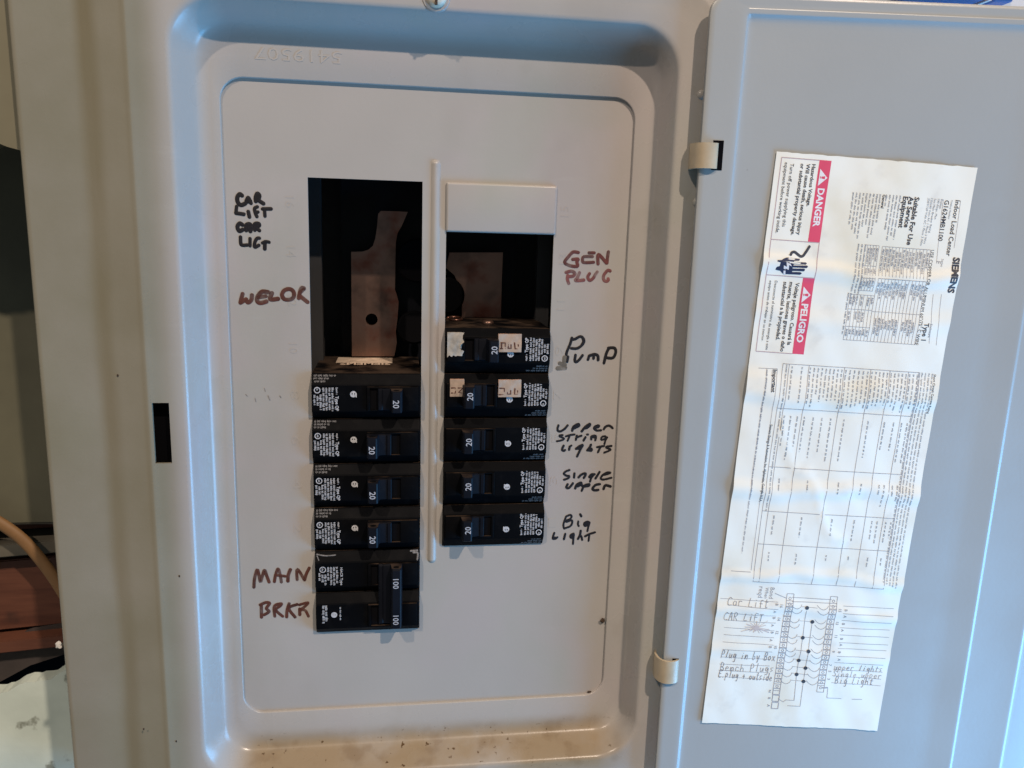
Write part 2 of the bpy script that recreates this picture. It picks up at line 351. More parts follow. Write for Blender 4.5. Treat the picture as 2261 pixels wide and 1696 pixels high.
# ================================================================== the place behind and beside the panel
def bd(u0, u1, v0, v1, w0, w1, name, m, label=None, cat=None, kind=None, bev=0.0, group=None):
    o = MB().box(u0, u1, v0, v1, w0, w1, bev).build(name, m); tag(o, label, cat, group, kind); return o
bd(-480, -100, -260, 215.6, 85, 91, 'wall_left', M['olive'], kind='structure')
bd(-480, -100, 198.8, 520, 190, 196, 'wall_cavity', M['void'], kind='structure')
bd(262, 620, -420, 520, 22, 30, 'wall_right', M['white_wall'], kind='structure')
def ragged(pts, w0, w1, name, m, label, cat):
    mb = MB(); mb.extrude(pts, w0, w1, 'w'); return tag(mb.build(name, m), label, cat)
top = [(-420 + i * 4.5, -9 + 1.6 * math.sin(i * .9) + random.uniform(-1.5, 1.5) + (i - 57) * .12) for i in range(69)]
ragged([(-420, -260), (-111, -260)] + top[::-1], -3, 9, 'wallboard_scrap', M['beige'], 'stained beige wallboard with a broken lower edge beside the panel cover', 'wallboard')
edge = []; jag = 0
for i in range(150):
    u = -480 + i * 2.5; jag = .7 * jag + random.uniform(-1.1, 1.1); edge.append((u, 333.1 - max(0, (u + 210)) * .34 + jag))
ragged(edge + [(-106, 520), (-480, 520)], 85, 97, 'wallboard_sheet', M['board'], 'pale green wallboard with a jagged torn top edge and black specks', 'wallboard')
def tilt_board(name, m, label, u0, u1, va, vb, hgt, w0, w1, bev=.8):
    mb = MB(); bm = bmesh.new(); bmesh.ops.create_cube(bm, size=1)
    for p in bm.verts:
        t = p.co.x + .5; p.co = (u0 + (u1 - u0) * t, va + (vb - va) * t + (p.co.y + .5) * hgt, (w0 + w1) / 2 + p.co.z * (w1 - w0))
    bmesh.ops.bevel(bm, geom=bm.edges[:], offset=bev, segments=2, affect='EDGES'); mb.bm(bm)
    return tag(mb.build(name, m), label, 'board', 'boards in the wall hole')
tilt_board('wood_plank', M['wood'], 'wide red-brown plank in the hole below the grey strip of wood', -480, -110, 267.4, 239.5, 49.1, 99, 133)
tilt_board('wood_strip', M['wood'], 'thin red-brown strip of wood under the wide plank', -480, -110, 319.4, 291.5, 8.9, 89, 123)
tilt_board('wood_strip', M['greywood'], 'weathered grey strip of wood above the wide red-brown plank', -480, -110, 250.2, 224.4, 9.0, 87, 121)
tilt_board('wood_plank', M['wood'], 'dark brown board behind the tan cable above the grey strip', -480, -110, 220.3, 202.5, 21.2, 105, 139)
tilt_board('wood_strip', M['greywood'], 'narrow grey board edge at the top of the wall hole', -480, -110, 208.1, 210.3, 7.9, 86, 120)
mb = MB(); mb.extrude([(-295.7, 332.2), (-228.7, 309.8), (-197.4, 296.4), (-161.7, 289.7), (-137.2, 289.7), (-137.2, 312.1), (-172.9, 314.3), (-200.8, 323.2), (-228.7, 338.8), (-284.5, 352.2)], 99, 105, 'w')
tag(mb.build('paper_scrap', M['rag']), 'dark brown torn paper sagging over the top of the pale wallboard', 'paper')
mb = MB(); C = catmull([(-373.2, 209.1), (-272.9, 201.3), (-217.2, 204.7), (-192.7, 218.1), (-174.8, 242.6), (-159.2, 276.0), (-143.6, 313.9)], 8); rings = []
for i, c in enumerate(C):
    a = C[max(i - 1, 0)]; b = C[min(i + 1, len(C) - 1)]; d = math.hypot(b[0] - a[0], b[1] - a[1]); n = (-(b[1] - a[1]) / d, (b[0] - a[0]) / d)
    rings.append([(c[0] + n[0] * 4 * math.cos(q), c[1] + n[1] * 4 * math.cos(q), 76 + 2.8 * math.sin(q)) for q in [k * math.pi / 5 for k in range(10)]])
mb.loft(rings, True, True, True); tag(mb.build('electrical_cable', M['cable'], smooth=True), 'tan flat electrical cable curving down in the wall hole', 'cable')
# sliver above the door
bx = thing('plastic_bin', 'blue plastic bin with a pale seam on the wall above the panel door', 'bin', (345, -112, 8))
MB().box(322, 366, -190, -108, -2, 21, 2).build('bin_body', M['blue'], bx); MB().box(367, 369, -190, -108, -2, 21).build('bin_seam', M['white_wall'], bx)
MB().box(370, 383, -190, -108, -2, 21, 2).build('bin_side', M['blue'], bx)

# ================================================================== the panel
PAN = thing('breaker_box', 'grey steel breaker box with recessed cover, open door and marker lettering', 'breaker box', (65, 410, 0))
# enclosure box behind the cover
mb = MB()
mb.box(-114, -112, -122, 400, 5, 98); mb.box(242, 244, -122, 400, 5, 98); mb.box(-112, 242, -122, -120, 5, 98); mb.box(-112, 242, 398, 400, 5, 98); mb.box(-112, 242, -120, 398, 96, 98)
mb.build('enclosure_box', M['box'], PAN)
# cover: concentric rounded rectangles, (offset outside the rim, w, corner radius)
RL, RR_, RT, RB = -59.7, 187.8, -79.3, 332.6
SEG = [114.4, 146.2]
prof = [(71.5, 5, 8), (71.5, -11.4, 8), (71.1, -12.8, 8), (70, -13.6, 8), (68.5, -13.8, 8), (44, -13.9, 16), (41.5, -14.0, 16), (39.5, -14.4, 17), (37, -15.1, 18), (22, -18.1, 22), (20.4, -18.6, 22), (19.2, -19.25, 22), (18.2, -19.3, 22), (17.1, -19.0, 22),
        (8.9, -19, 22), (2.2, -19, 23), (1.0, -18.8, 23), (.1, -18.2, 23), (-.7, -17.2, 23), (-3.6, -11.8, 21), (-6.2, -6.4, 18.5), (-7.4, -4.4, 17.5), (-8.6, -3.2, 17), (-10.5, -2.3, 17), (-12.5, -1.95, 17), (-14, -1.85, 17)]
rings = [[(x, y, w) for x, y in rrect(RL - o, RR_ + (o if o > 0 else o * .64), RT - o, RB + o, rad, 10, SEG)] for o, w, rad in prof]
dl, dr, dt, db = -41.4, 171.0, -46.8, 302.3
rings.append([(x, y, -1.85) for x, y in rrect(dl - .5, dr + .5, dt - .5, db + .5, 12, 10, SEG)])
rings.append([(x, y, -1.7) for x, y in rrect(dl - .15, dr + .15, dt - .15, db + .15, 11.7, 10, SEG)])
rings.append([(x, y, -1.3) for x, y in rrect(dl, dr, dt, db, 11.6, 10, SEG)])
rings.append([(x, y, 0.3) for x, y in rrect(dl, dr, dt, db, 11.6, 10, SEG)])
i17 = [p[0] for p in prof].index(17.1); nr = len(rings[0])
mb = MB(); mb.loft(rings, True, skip=lambda i, j: i == i17 and j == nr - 2)
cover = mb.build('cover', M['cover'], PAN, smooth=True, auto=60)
mb = MB()       # short return behind the latch slot so the sheet has thickness
a, b = RL - 17.1, RL - 8.9
mb.add([(a, SEG[0], -19), (b, SEG[0], -19), (b, SEG[1], -19), (a, SEG[1], -19), (a, SEG[0], -17.4), (b, SEG[0], -17.4), (b, SEG[1], -17.4), (a, SEG[1], -17.4)], [(0, 1, 5, 4), (1, 2, 6, 5), (2, 3, 7, 6), (3, 0, 4, 7)])
mb.build('latch_slot', M['cover'], cover)
MB().box(a - 3, b + 3, SEG[0] - 3, SEG[1] + 3, -11, -10.4).build('latch_pocket', M['void'], cover)
# dead front plate with the two breaker openings
OW = 58.75
mb = MB(); flat_plate(mb, rrect(dl - 3, dr + 3, dt - 3, db + 3, 12, 8), [[(0, 0), (0, 254), (OW, 254), (OW, 0)], [(71.4, 0.6), (71.4, 203.2), (129.8, 203.2), (129.8, 0.6)]], 0, 1.2)
plate = mb.build('dead_front', M['plate'], PAN)
mb = MB(); rr = []
for o, w in ((2.6, 0.2), (2.3, -.2), (1.7, -.75), (1.1, -1.15), (.6, -1.35), (.15, -1.42)):
    rr.append([(x, y, w) for x, y in rrect(65.6 - o, 65.6 + o, -9 - o, 211 + o, o * .98, 6)])
mb.loft(rr, True, False, True); mb.build('centre_rib', M['plate'], plate, smooth=True, auto=40)
mb = MB(); rr = []
for o, w in ((0, 1), (0, -1.2), (-.5, -1.9), (-1.1, -2.1)):
    rr.append([(x, y, w) for x, y in rrect(71.2 - o, 130.4 + o, -.2 - o, 25.4 + o, .8, 3)])
mb.loft(rr, True, False, True); filler = mb.build('filler_plate', M['plate'], plate, smooth=True, auto=50)
put0 = lambda x, y, h: (x, y, -h)
def emboss(txt, p0, p1, up, ht, wbase=0.0, th=.11, parent=plate, name='embossed_number', m='plate'):
    V, F, wd = glyphs(txt, -.005); d = (p1[0] - p0[0], p1[1] - p0[1]); L = math.hypot(*d); d = (d[0] / L, d[1] / L); n = (d[1] * up, -d[0] * up); sc = L / wd; sy = ht / .72; mb = MB()
    P = [(p0[0] + d[0] * x * sc + n[0] * y * sy, p0[1] + d[1] * x * sc + n[1] * y * sy) for x, y in V]; cnt = {}
    for f in F:
        for i in range(len(f)):
            e = (f[i], f[(i + 1) % len(f)]); k = tuple(sorted(e)); cnt[k] = cnt.get(k, 0) + 1
    N_ = len(P); mb.add([(x, y, wbase - th) for x, y in P] + [(x, y, wbase + .02) for x, y in P], list(F) + [(a_, b_, b_ + N_, a_ + N_) for (a_, b_), c in cnt.items() if c == 1])
    mb.build(name, M[m], parent)
for i, n in enumerate((16, 14, 12, 10, 8, 6, 4, 2)): emboss(str(n), (-11.2, 10 + 25.4 * i), (-11.2, 15.4 + 25.4 * i), 1, 4.6)
for i, n in enumerate((15, 13, 11, 9, 7, 5, 3, 1)): emboss(str(n), (137.5, 15.6 + 25.4 * i), (137.5, 10 + 25.4 * i), 1, 4.6)
emboss('5419507', (18, -61.2), (-24, -61.2), 1, 6.0, -1.85, .16, cover, 'embossed_number', 'cover')
# marker lettering on the plate, stroke by stroke
def letters(parent, name, org, sc, width, strokes, m, lift=.13, label=None):
    mb = MB()
    for q, P in enumerate(strokes):
        jit = width * random.uniform(.95, 1.15) * (1.12 if m == 'mk_black' else 1)
        stroke(mb, [un(org[0] + x / sc, org[1] + y / sc, 0) for x, y in P], jit, lift + .012 * (q % 4), put0, .08)
    o = mb.build(name, M[m], parent, smooth=True)
    if label: o['label'] = label
    return o
K = (510, 420), 11.85
letters(plate, 'marker_writing', *K, 1.75, [[(290,140),(230,105),(170,180),(170,280),(210,360),(280,390),(370,350)],[(395,330),(450,190),(525,340)],[(410,270),(500,275)],[(440,240),(480,300)],[(650,290),(650,180),(690,90),(740,130),(735,200),(690,240),(850,350)],[(690,110),(690,250)]], 'mk_black', label='black marker word CAR')
letters(plate, 'marker_writing', *K, 1.5, [[(150,425),(130,590)],[(125,590),(345,622)],[(130,610),(340,640)],[(455,560),(485,700)],[(690,435),(620,480),(640,600),(680,690)],[(640,590),(705,570)],[(830,490),(1050,488)],[(880,505),(890,680)]], 'mk_black', label='black marker word LIFT')
letters(plate, 'marker_writing', *K, 1.7, [[(300,905),(230,870),(170,960),(220,1070),(310,1030)],[(400,1050),(400,920),(470,885),(520,925),(510,1075)],[(405,975),(515,975)],[(450,910),(450,1000)],[(625,1045),(620,890),(720,870),(740,930),(660,975),(745,1055)],[(670,890),(660,990)]], 'mk_black', label='black marker word CAR below LIFT')
letters(plate, 'marker_writing', *K, 1.55, [[(250,1225),(260,1400),(310,1440),(430,1435)],[(500,1265),(500,1455)],[(745,1255),(680,1265),(625,1370),(625,1490),(730,1440)],[(825,1380),(910,1345),(1000,1360)],[(890,1370),(885,1535)]], 'mk_black', label='black marker word LIFT beneath the second CAR')
letters(plate, 'marker_writing', (520, 620), 12.289, 2.05, [[(195,355),(150,520),(135,600)],[(150,590),(290,500)],[(290,520),(340,590),(430,520),(448,390)],[(890,310),(720,300),(595,450),(605,570),(700,600),(840,560)],[(625,450),(825,420)],[(990,335),(940,470),(985,510),(1155,490)],[(1290,470),(1265,370),(1330,260),(1470,225),(1570,290),(1585,420),(1500,505),(1340,505),(1280,440)],[(1720,470),(1755,290),(1800,195),(1860,205)],[(1735,400),(1955,580)],[(1760,310),(1850,230)]], 'mk_brown', label='brownish red marker word WELDR')
K = (540, 1230), 11.0625
letters(plate, 'marker_writing', *K, 1.75, [[(228,735),(250,500),(310,310),(350,430),(390,600),(430,480),(490,320),(540,450),(600,610)],[(730,600),(760,430),(820,285),(870,430),(900,610)],[(765,440),(995,468)],[(1120,305),(1070,440),(1060,585)],[(1285,550),(1290,295),(1465,560)],[(1470,555),(1505,420),(1580,265)]], 'mk_brown', label='brownish red marker word MAIN')
letters(plate, 'marker_writing', *K, 1.7, [[(415,1470),(410,1185)],[(385,1165),(520,1110),(615,1130),(535,1250),(600,1330),(480,1410)],[(740,1445),(730,1200),(895,1135),(875,1190),(765,1290),(930,1445)],[(1030,1460),(1040,1300),(1090,1135)],[(1285,1155),(1085,1250),(1235,1465)],[(1350,1405),(1350,1265)],[(1340,1165),(1555,1112),(1430,1240),(1345,1285),(1480,1300),(1560,1445)]], 'mk_brown', label='brownish red marker word BRKR')
K = (1230, 540), 15.8
letters(plate, 'marker_writing', *K, 1.75, [[(740,280),(560,265),(400,420),(265,620),(400,720),(560,760),(715,750),(690,600),(735,510),(545,520)],[(1295,290),(1115,290)],[(1235,420),(930,430),(890,580),(960,630),(1275,620)],[(1430,670),(1440,345),(1720,640)],[(1740,640),(1760,440),(1790,255)]], 'mk_red', label='red marker word GEN')
letters(plate, 'marker_writing', *K, 1.7, [[(405,1360),(360,1200),(375,1080)],[(315,970),(500,930),(620,1000),(560,1100),(405,1120)],[(780,985),(700,1170),(650,1255),(930,1240)],[(1130,1015),(1070,1140),(1140,1250),(1260,1170),(1330,1050),(1400,955)],[(1850,920),(1760,905),(1625,1080),(1625,1220),(1700,1285),(1785,1250),(1780,1195)]], 'mk_pale', label='faded red marker word PLUG')
K = (1220, 730), 13.825
letters(plate, 'marker_writing', *K, 1.38, [[(590,225),(540,400),(440,640),(420,735)],[(575,270),(680,260),(840,180),(930,230),(960,330),(900,440),(780,530),(680,550),(575,540)],[(930,240),(945,340),(890,440)],[(470,800),(445,945)],[(700,745),(680,925),(740,950),(830,870),(915,755)],[(1080,885),(1120,765)],[(1130,765),(1280,725),(1380,770),(1390,895)],[(1260,745),(1250,850)],[(1720,535),(1640,700),(1570,990)],[(1705,530),(1880,530),(1930,640),(1880,790),(1800,840),(1665,830)]], 'mk_black', label='black marker word PUMP')
K = (1220, 920), 14.747
letters(plate, 'marker_writing', *K, 1.25, [[(190,285),(160,400),(190,470),(280,470),(400,390),(490,285)],[(640,455),(680,330),(830,240),(860,300),(700,380)],[(720,340),(820,290)],[(950,475),(1060,340),(1200,240),(1210,280),(1120,360),(1030,380)],[(1080,340),(1180,280)],[(1380,370),(1500,330),(1500,285),(1400,310),(1350,380),(1440,450),(1580,440)],[(1670,405),(1720,330),(1820,290),(1900,320),(1950,370)]], 'mk_black', label='black marker word upper, first line of three')
letters(plate, 'marker_writing', *K, 1.12, [[(330,600),(230,610),(240,650),(350,690),(360,740),(250,780),(140,800)],[(435,640),(560,600),(715,580)],[(560,620),(490,785)],[(790,620),(760,755)],[(785,680),(860,645),(940,620)],[(1070,670),(1010,775)],[(1120,580),(1155,580)],[(1260,735),(1270,640),(1390,620),(1410,680),(1390,765)],[(1300,660),(1390,680)],[(1720,640),(1620,650),(1580,740),(1660,740),(1780,665),(1720,770),(1690,885)]], 'mk_black', label='black marker word string')
letters(plate, 'marker_writing', *K, 1.15, [[(360,945),(310,1070),(360,1110),(405,1090)],[(560,980),(540,1075)],[(560,970),(615,940)],[(765,1040),(880,960),(980,925),(900,1080),(800,1290)],[(765,1050),(880,1040)],[(820,1010),(930,960)],[(1250,915),(1200,1010),(1130,1095)],[(1200,1025),(1270,1050),(1260,1105),(1155,1090)],[(1210,1070),(1250,1070)],[(1450,990),(1675,952)],[(1560,980),(1480,1155)],[(1915,952),(1770,970),(1760,1010),(1880,1060),(1850,1100),(1685,1168)]], 'mk_black', label='black marker word lights')
K = (1220, 1020), 14.747
letters(plate, 'marker_writing', *K, 1.25, [[(550,262),(430,310),(370,380),(440,440),(540,460),(520,520),(430,560),(375,578)],[(712,372),(700,505)],[(850,498),(940,410),(1060,370),(1070,430),(1020,515)],[(1370,400),(1270,400),(1190,490),(1270,480),(1340,420),(1260,520),(1220,635)],[(1240,430),(1310,440)],[(1530,325),(1470,420),(1400,535)],[(1640,420),(1780,390),(1880,350),(1780,342),(1640,420),(1570,530),(1660,572),(1915,512)]], 'mk_black', label='black marker word single')
letters(plate, 'marker_writing', *K, 1.3, [[(490,725),(450,830),(520,850),(600,780),(660,695)],[(740,855),(790,740),(920,675),(930,730),(820,790)],[(810,740),(900,720)],[(950,935),(1010,800),(1060,750),(1195,722),(1180,778),(1055,800)],[(930,740),(1000,800)],[(1535,722),(1400,750),(1300,870),(1370,920),(1485,910)],[(1660,875),(1710,765),(1800,770),(1885,798)]], 'mk_black', label='black marker word upper beneath single')
K = (1210, 1120), 18.433
letters(plate, 'marker_writing', *K, 1.15, [[(740,370),(640,640),(630,780),(660,870)],[(745,370),(900,310),(960,370),(900,470),(740,545),(760,590),(960,530),(980,640),(900,770),(685,855)],[(1230,575),(1220,700),(1250,760)],[(1310,285),(1355,365)],[(1690,620),(1600,585),(1480,640),(1480,740),(1560,750),(1680,640),(1640,800),(1600,970)],[(1520,680),(1600,660)]], 'mk_black', label='black marker word Big')
letters(plate, 'marker_writing', *K, 1.15, [[(255,1045),(210,1180),(200,1280),(300,1280),(380,1222)],[(215,1230),(300,1240)],[(700,1085),(650,1295)],[(1040,1070),(930,1120),(910,1210),(990,1240),(1050,1100),(1030,1300),(1015,1490)],[(960,1160),(1040,1180)],[(1330,955),(1300,1120),(1220,1285)],[(1290,1145),(1350,1180),(1390,1325)],[(1510,1180),(1680,1090),(1905,1022)],[(1680,1120),(1650,1365)]], 'mk_black', label='black marker word light beneath Big')
letters(plate, 'grey_smudge', (1220, 730), 13.825, 2.4, [[(220,1000),(380,1050)],[(160,1150),(380,1140)],[(360,960),(370,820)]], 'smudge')
letters(plate, 'grey_smudge', (0, 560), 2.9105, .55, [[(1580,905),(1590,915)],[(1640,930),(1645,950)],[(1700,865),(1705,885)],[(1725,915),(1735,940)],[(1800,915),(1805,925)]], 'ghost')
# screw at the top of the recess, bumps on the flange, dirt lumps
def lathe(mb, c, prof_, n=20):          # profile (radius, height towards viewer) about axis through c=(u,v,w)
    mb.loft([[(c[0] + r_ * math.cos(2 * math.pi * k / n), c[1] + r_ * math.sin(2 * math.pi * k / n), c[2] - h) for k in range(n)] for r_, h in prof_], True, False, True)
sc_u, sc_v = un(963, -8, -20)
mb = MB(); lathe(mb, (sc_u, sc_v, -19), [(7.2, -.3), (6.6, .5), (6.0, .6)]); mb.build('screw_washer', M['cover'], cover, smooth=True, auto=40)
mb = MB(); lathe(mb, (sc_u, sc_v, -19.5), [(5.2, 0), (5.0, 1.2), (4.2, 2.2), (2.8, 2.9), (1.2, 3.2)]); scr = mb.build('cover_screw', M['screw'], cover, smooth=True, auto=50)
MB().box(sc_u - .6, sc_u + .6, sc_v - 4.3, sc_v + 4.3, -22.85, -20.5).build('screw_slot', M['bug'], scr)
for x, y in ((1549, 209), (1539, 447)):
    u, v = un(x, y, -19); mb = MB(); lathe(mb, (u, v, -18.9), [(2.6, -.2), (2.3, .5), (1.7, 1.1), (.8, 1.4)], 14); mb.build('flange_bump', M['cover'], cover, smooth=True)
def lump(x, y, w, r_, name, m, par):
    u, v = un(x, y, w); bm = bmesh.new(); bmesh.ops.create_icosphere(bm, subdivisions=2, radius=1); mb = MB()
    for p in bm.verts:
        k = random.uniform(.7, 1.15); p.co = (u + p.co.x * r_[0] * k, v + p.co.y * r_[1] * k, w - abs(p.co.z) * .0 - p.co.z * r_[2] * k)
    mb.bm(bm); return mb.build(name, m, par)
lump(1331, 1370, -1.6, (1.6, 1.7, 1.0), 'dirt_lump', M['bug'], cover)
lump(1194, 1632, -3.2, (2.4, 1.3, 1.3), 'dirt_lump', M['bug'], cover)
lump(1301, 1528, -.4, (1.5, .7, .5), 'dirt_lump', M['bug'], cover)
for x, y in ((260, 829), (292, 1025), (317, 1610), (389, 1637), (396, 1272)): lump(x, y, -16 if x < 300 else -19, (.55, .7, .25), 'dirt_speck', M['bug'], cover)
mb = MB()
for P in ([(1399, 1560), (1402, 1572), (1398, 1584)], [(1393, 1562), (1402, 1568)], [(1401, 1572), (1405, 1566)]): stroke(mb, [un(x, y, -10) for x, y in P], .5, 0, lambda x, y, h: (x, y, -10.4 - h), .2)
mb.build('insect_remains', M['bug'], cover)
lump(131, 1424, -4, (2.0, 2.4, 1.6), 'fluff_tuft', M['fluff'], cover)

# interior: insulator, stabs, rails
MB().box(12, 118, -40, 262, 64, 70).build('bus_insulator', M['insul'], PAN)
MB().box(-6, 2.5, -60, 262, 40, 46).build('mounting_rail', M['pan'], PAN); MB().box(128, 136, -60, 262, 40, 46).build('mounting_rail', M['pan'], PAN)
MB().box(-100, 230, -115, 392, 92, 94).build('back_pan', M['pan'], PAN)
def bus(P, hole, name='bus_bar'):
    mb = MB(); hs = []
    if hole: c, r_ = hole; hs = [[(c[0] + r_ * math.cos(-2 * math.pi * k / 16), c[1] + r_ * math.sin(-2 * math.pi * k / 16)) for k in range(16)]]
    flat_plate(mb, P, hs, 50, 53); return mb.build(name, M['bus'], PAN)
q = lambda x, y, o=(670, 380): un(o[0] + x / 3.687, o[1] + y / 3.687, 50)
bus([q(*p) for p in ((388,650),(480,648),(530,632),(565,600),(585,540),(600,440),(608,340),(630,316),(770,320),(850,324),(800,440),(765,500),(752,580),(748,760),(745,960),(760,1000),(775,1060),(765,1200),(752,1300),(760,1390),(740,1500),(395,1500))], (q(555, 1200), 3.6))
bus([q(*p, o=(960, 380)) for p in ((120,655),(555,655),(545,900),(538,1190),(220,1190),(222,1060),(205,940),(160,840),(90,780))], None)
mb = MB()
for c, r_ in ((q(930, 720), 13), (q(900, 1260), 10)): lathe(mb, (c[0], c[1], 49), [(r_, 0), (r_, 2), (r_ - 1, 3)], 28)
c = q(90, 1000, (960, 380)); lathe(mb, (c[0], c[1], 49), [(11, 0), (11, 3), (10, 4)], 28); mb.build('stab_insulator', M['void'], PAN, smooth=True, auto=40)

# ------------------------------------------------------------------ door with its rolled rims
BEAD = [(-10, 0), (165, 0), (169, .15), (181.7, 1.0), (182.3, .95), (183.4, .1), (202, .1), (213.2, 1.0), (213.8, .95), (214.8, .1), (240, 0)]
def bead(s):
    for (a, h0), (b, h1) in zip(BEAD, BEAD[1:]):
        if a <= s <= b: return h0 + (h1 - h0) * (s - a) / (b - a)
    return 0
def dring(l0, l1, r_, t, b, rad, h):
    out = []
    for x, y in rrect(0, 230, t, b, rad, 8):
        k = (y + 96) / 448; l = l0 + (l1 - l0) * k; s = l + (r_ - l) * x / 230
        hh = h if (y < -80 or s < 100 or h < 0) else 0
        if h > 0 and y < -80: hh = h * (1 - .62 * max(0, min(1, (s - 16) / 22)))
        out.append(door_pt(s - 3.5 * k * max(0, s - 60) / 170, y, hh + bead(s)))
    return out
mb = MB(); DR = [dring(.6, .6, 232, -93.2, 352, 8, -1.6), dring(0, 0, 233, -93.8, 352.6, 9, -.9), dring(.2, .2, 232.8, -93.5, 352.3, 9, 1.6), dring(1, 1, 232, -92.8, 351.6, 8, 2.0), dring(3, 3, 217, -92.0, 350, 8, 2.05), dring(5, 4, 215.3, -91.5, 349, 8, 2.05), dring(6, 4.5, 214.8, -91, 348.5, 8, 2.05), dring(7, 5, 213.8, -90.5, 348, 8, 2.05), dring(8, 5.5, 213.2, -90, 348, 8, 2.05), dring(9, 6, 212, -89.5, 348, 8, 2.05),
   dring(14, 8.5, 202, -87.6, 347.2, 6, 2.1), dring(15, 9.5, 185.5, -87.2, 347, 6, 2.1), dring(16, 10.2, 184.0, -86.8, 346.5, 5.5, 2.1), dring(17, 11, 183.4, -86, 346, 5, 2.1), dring(18.3, 12.2, 182.3, -85.2, 345, 3, 2.05), dring(18.7, 12.6, 181.7, -84.8, 344.8, 2.5, 1.95), dring(18.9, 12.8, 180.4, -84.6, 344.5, 2.5, 1.75),
   dring(19.5, 13.4, 175, -83.6, 344, 2.5, .9), dring(20.0, 13.9, 169, -82.8, 343.4, 2.5, .35), dring(21, 15, 165, -81, 342, 2.5, .1), dring(23, 17, 160, -79, 340, 2.5, 0), dring(30, 24, 150, -72, 334, 2, 0)]
mb.loft(DR, True, True, True); door = mb.build('door', M['door'], PAN, smooth=True, auto=50)
# hinge tabs that hook from the cover flange through slots in the door
def tab(v0, v1, pts):
    mb = MB(); C = catmull(pts, 4); n = len(C); out = []
    for i, c in enumerate(C):
        a = C[max(i - 1, 0)]; b = C[min(i + 1, n - 1)]; d = math.hypot(b[0] - a[0], b[1] - a[1]); out.append((c[0] + (b[1] - a[1]) / d * 1.3, c[1] - (b[0] - a[0]) / d * 1.3))
    mb.extrude(C + out[::-1], v0, v1, 'v'); return mb.build('hinge_tab', M['tab'], PAN, smooth=True, auto=35)
tp = [(197.6, -18.5), (196.4, -22.5), (196.6, -27), (198.6, -30.2), (201.6, -31.2), (204.6, -30.8), (206.2, -29.4), (206.4, -26.6)]
tab(-22.8, -10.2, tp); tab(264, 278, tp)
def slot(s0, s1, v0, v1):
    mb = MB(); mb.add([door_pt(s, v, h) for h in (1.0, 2.28) for v in (v0, v1) for s in (s0, s1)], [(4, 5, 7, 6), (0, 1, 5, 4), (2, 6, 7, 3), (0, 4, 6, 2), (1, 3, 7, 5)]); mb.build('hinge_slot', M['void'], door)
slot(6.2, 11.6, -24.2, -9.6); slot(5.2, 8.9, 263.6, 278.6)

# ================================================================== circuit breakers
def breaker_print(par, u_off=0.0):
    mb = MB(); P = lambda x, y, h: (x, y, -5.05 - h)
    text(mb, 'Type QP', (12.9, 12.3), (12.9, 20.4), P, .03, 1, 1.7); o = mb.build('printed_type', M['white_ink'], par)
    mb = MB()
    dashes(mb, (13.2, 7.6), (13.2, 11.4), 1.0, P)
    for i, (a, b) in enumerate(((7.6, 20.6), (7.7, 20.4), (7.7, 20.2), (7.7, 20.2), (11.4, 20), (12.2, 17.6), (11.6, 17.2))): dashes(mb, (10.9 - 1.58 * i, a), (10.9 - 1.58 * i, b), 1.18, P)
    ring2(mb, (3.4, 9.0), 1.25, 1.75, P); dashes(mb, (2.9, 8.2), (2.9, 9.8), 1.0, P)
    mb.build('fine_print', M['white_ink'], par)['kind'] = 'stuff'
    mb = MB(); Q = lambda x, y, h: (x, y, -1.5 - (y - .9) * .681 - .07)
    for y, a, b in ((1.7, 13.0, 1.2), (3.1, 9.4, 1.2), (4.5, 7.6, 1.2)): dashes(mb, (a, y - .5), (b, y - .5), 1.0, Q)
    mb.build('edge_print', M['dim_ink'], par)['kind'] = 'stuff'
    mb = MB(); ring2(mb, (22.4, 11.2), .95, 1.75, P, 18); line(mb, (22.4, 10.2), (22.4, 12.6), .8, P, .08); line(mb, (21.4, 11.6), (23.6, 11.6), .5, P, .1); line(mb, (23.9, 10.6), (23.9, 12.9), .55, P, .12)
    mb.build('approval_mark', M['white_ink'], par)
VP = [(.5, 20), (.5, -1.0), (.9, -1.5), (5.6, -4.7), (6.4, -5.0), (20.4, -5.0), (21.0, -4.8), (24.4, -1.4), (24.9, -.9), (24.9, 20)]
def breaker_body(par, dv=0.0, name='body'):
    mb = MB(); pr = []
    for v, w in VP: pr.append((v + dv, w))
    pr = [(v, 56 if w == 20 else w) for v, w in pr]
    rings = []
    for u, inset in ((.3, .6), (.5, .1), (1.0, 0), (57.6, 0), (58.1, .1), (58.3, .6)): rings.append([(u, v, w if w > 0 else w + inset) for v, w in pr])
    mb.loft(rings, True, True, True); return mb.build(name, M['black'], par)
def collar(par, v0, v1, v_in0, v_in1):
    mb = MB()
    mb.box(29.6, 31.2, v0, v1, -6.4, -4.2, .25); mb.box(47.6, 57.2, v0, v1, -6.3, -4.2, .25)
    mb.box(31.0, 47.8, v0, v_in0, -6.35, -4.2, .2); mb.box(31.0, 47.8, v_in1, v1, -6.35, -4.2, .2)
    o = mb.build('handle_collar', M['black'], par, smooth=True, auto=30)
    MB().box(31.1, 47.7, v_in0 - .1, v_in1 + .1, -5.15, -5.06).build('handle_slot', M['void'], par); return o
HP = [(29.4, -5.2), (29.6, -9), (30.0, -13.4), (30.7, -14.3), (34.6, -14.5), (35.3, -13.9), (35.7, -9.4), (36.3, -7.6), (40.0, -6.9), (40.7, -7.5), (42.2, -7.6), (42.7, -7.0), (42.8, -5.2)]
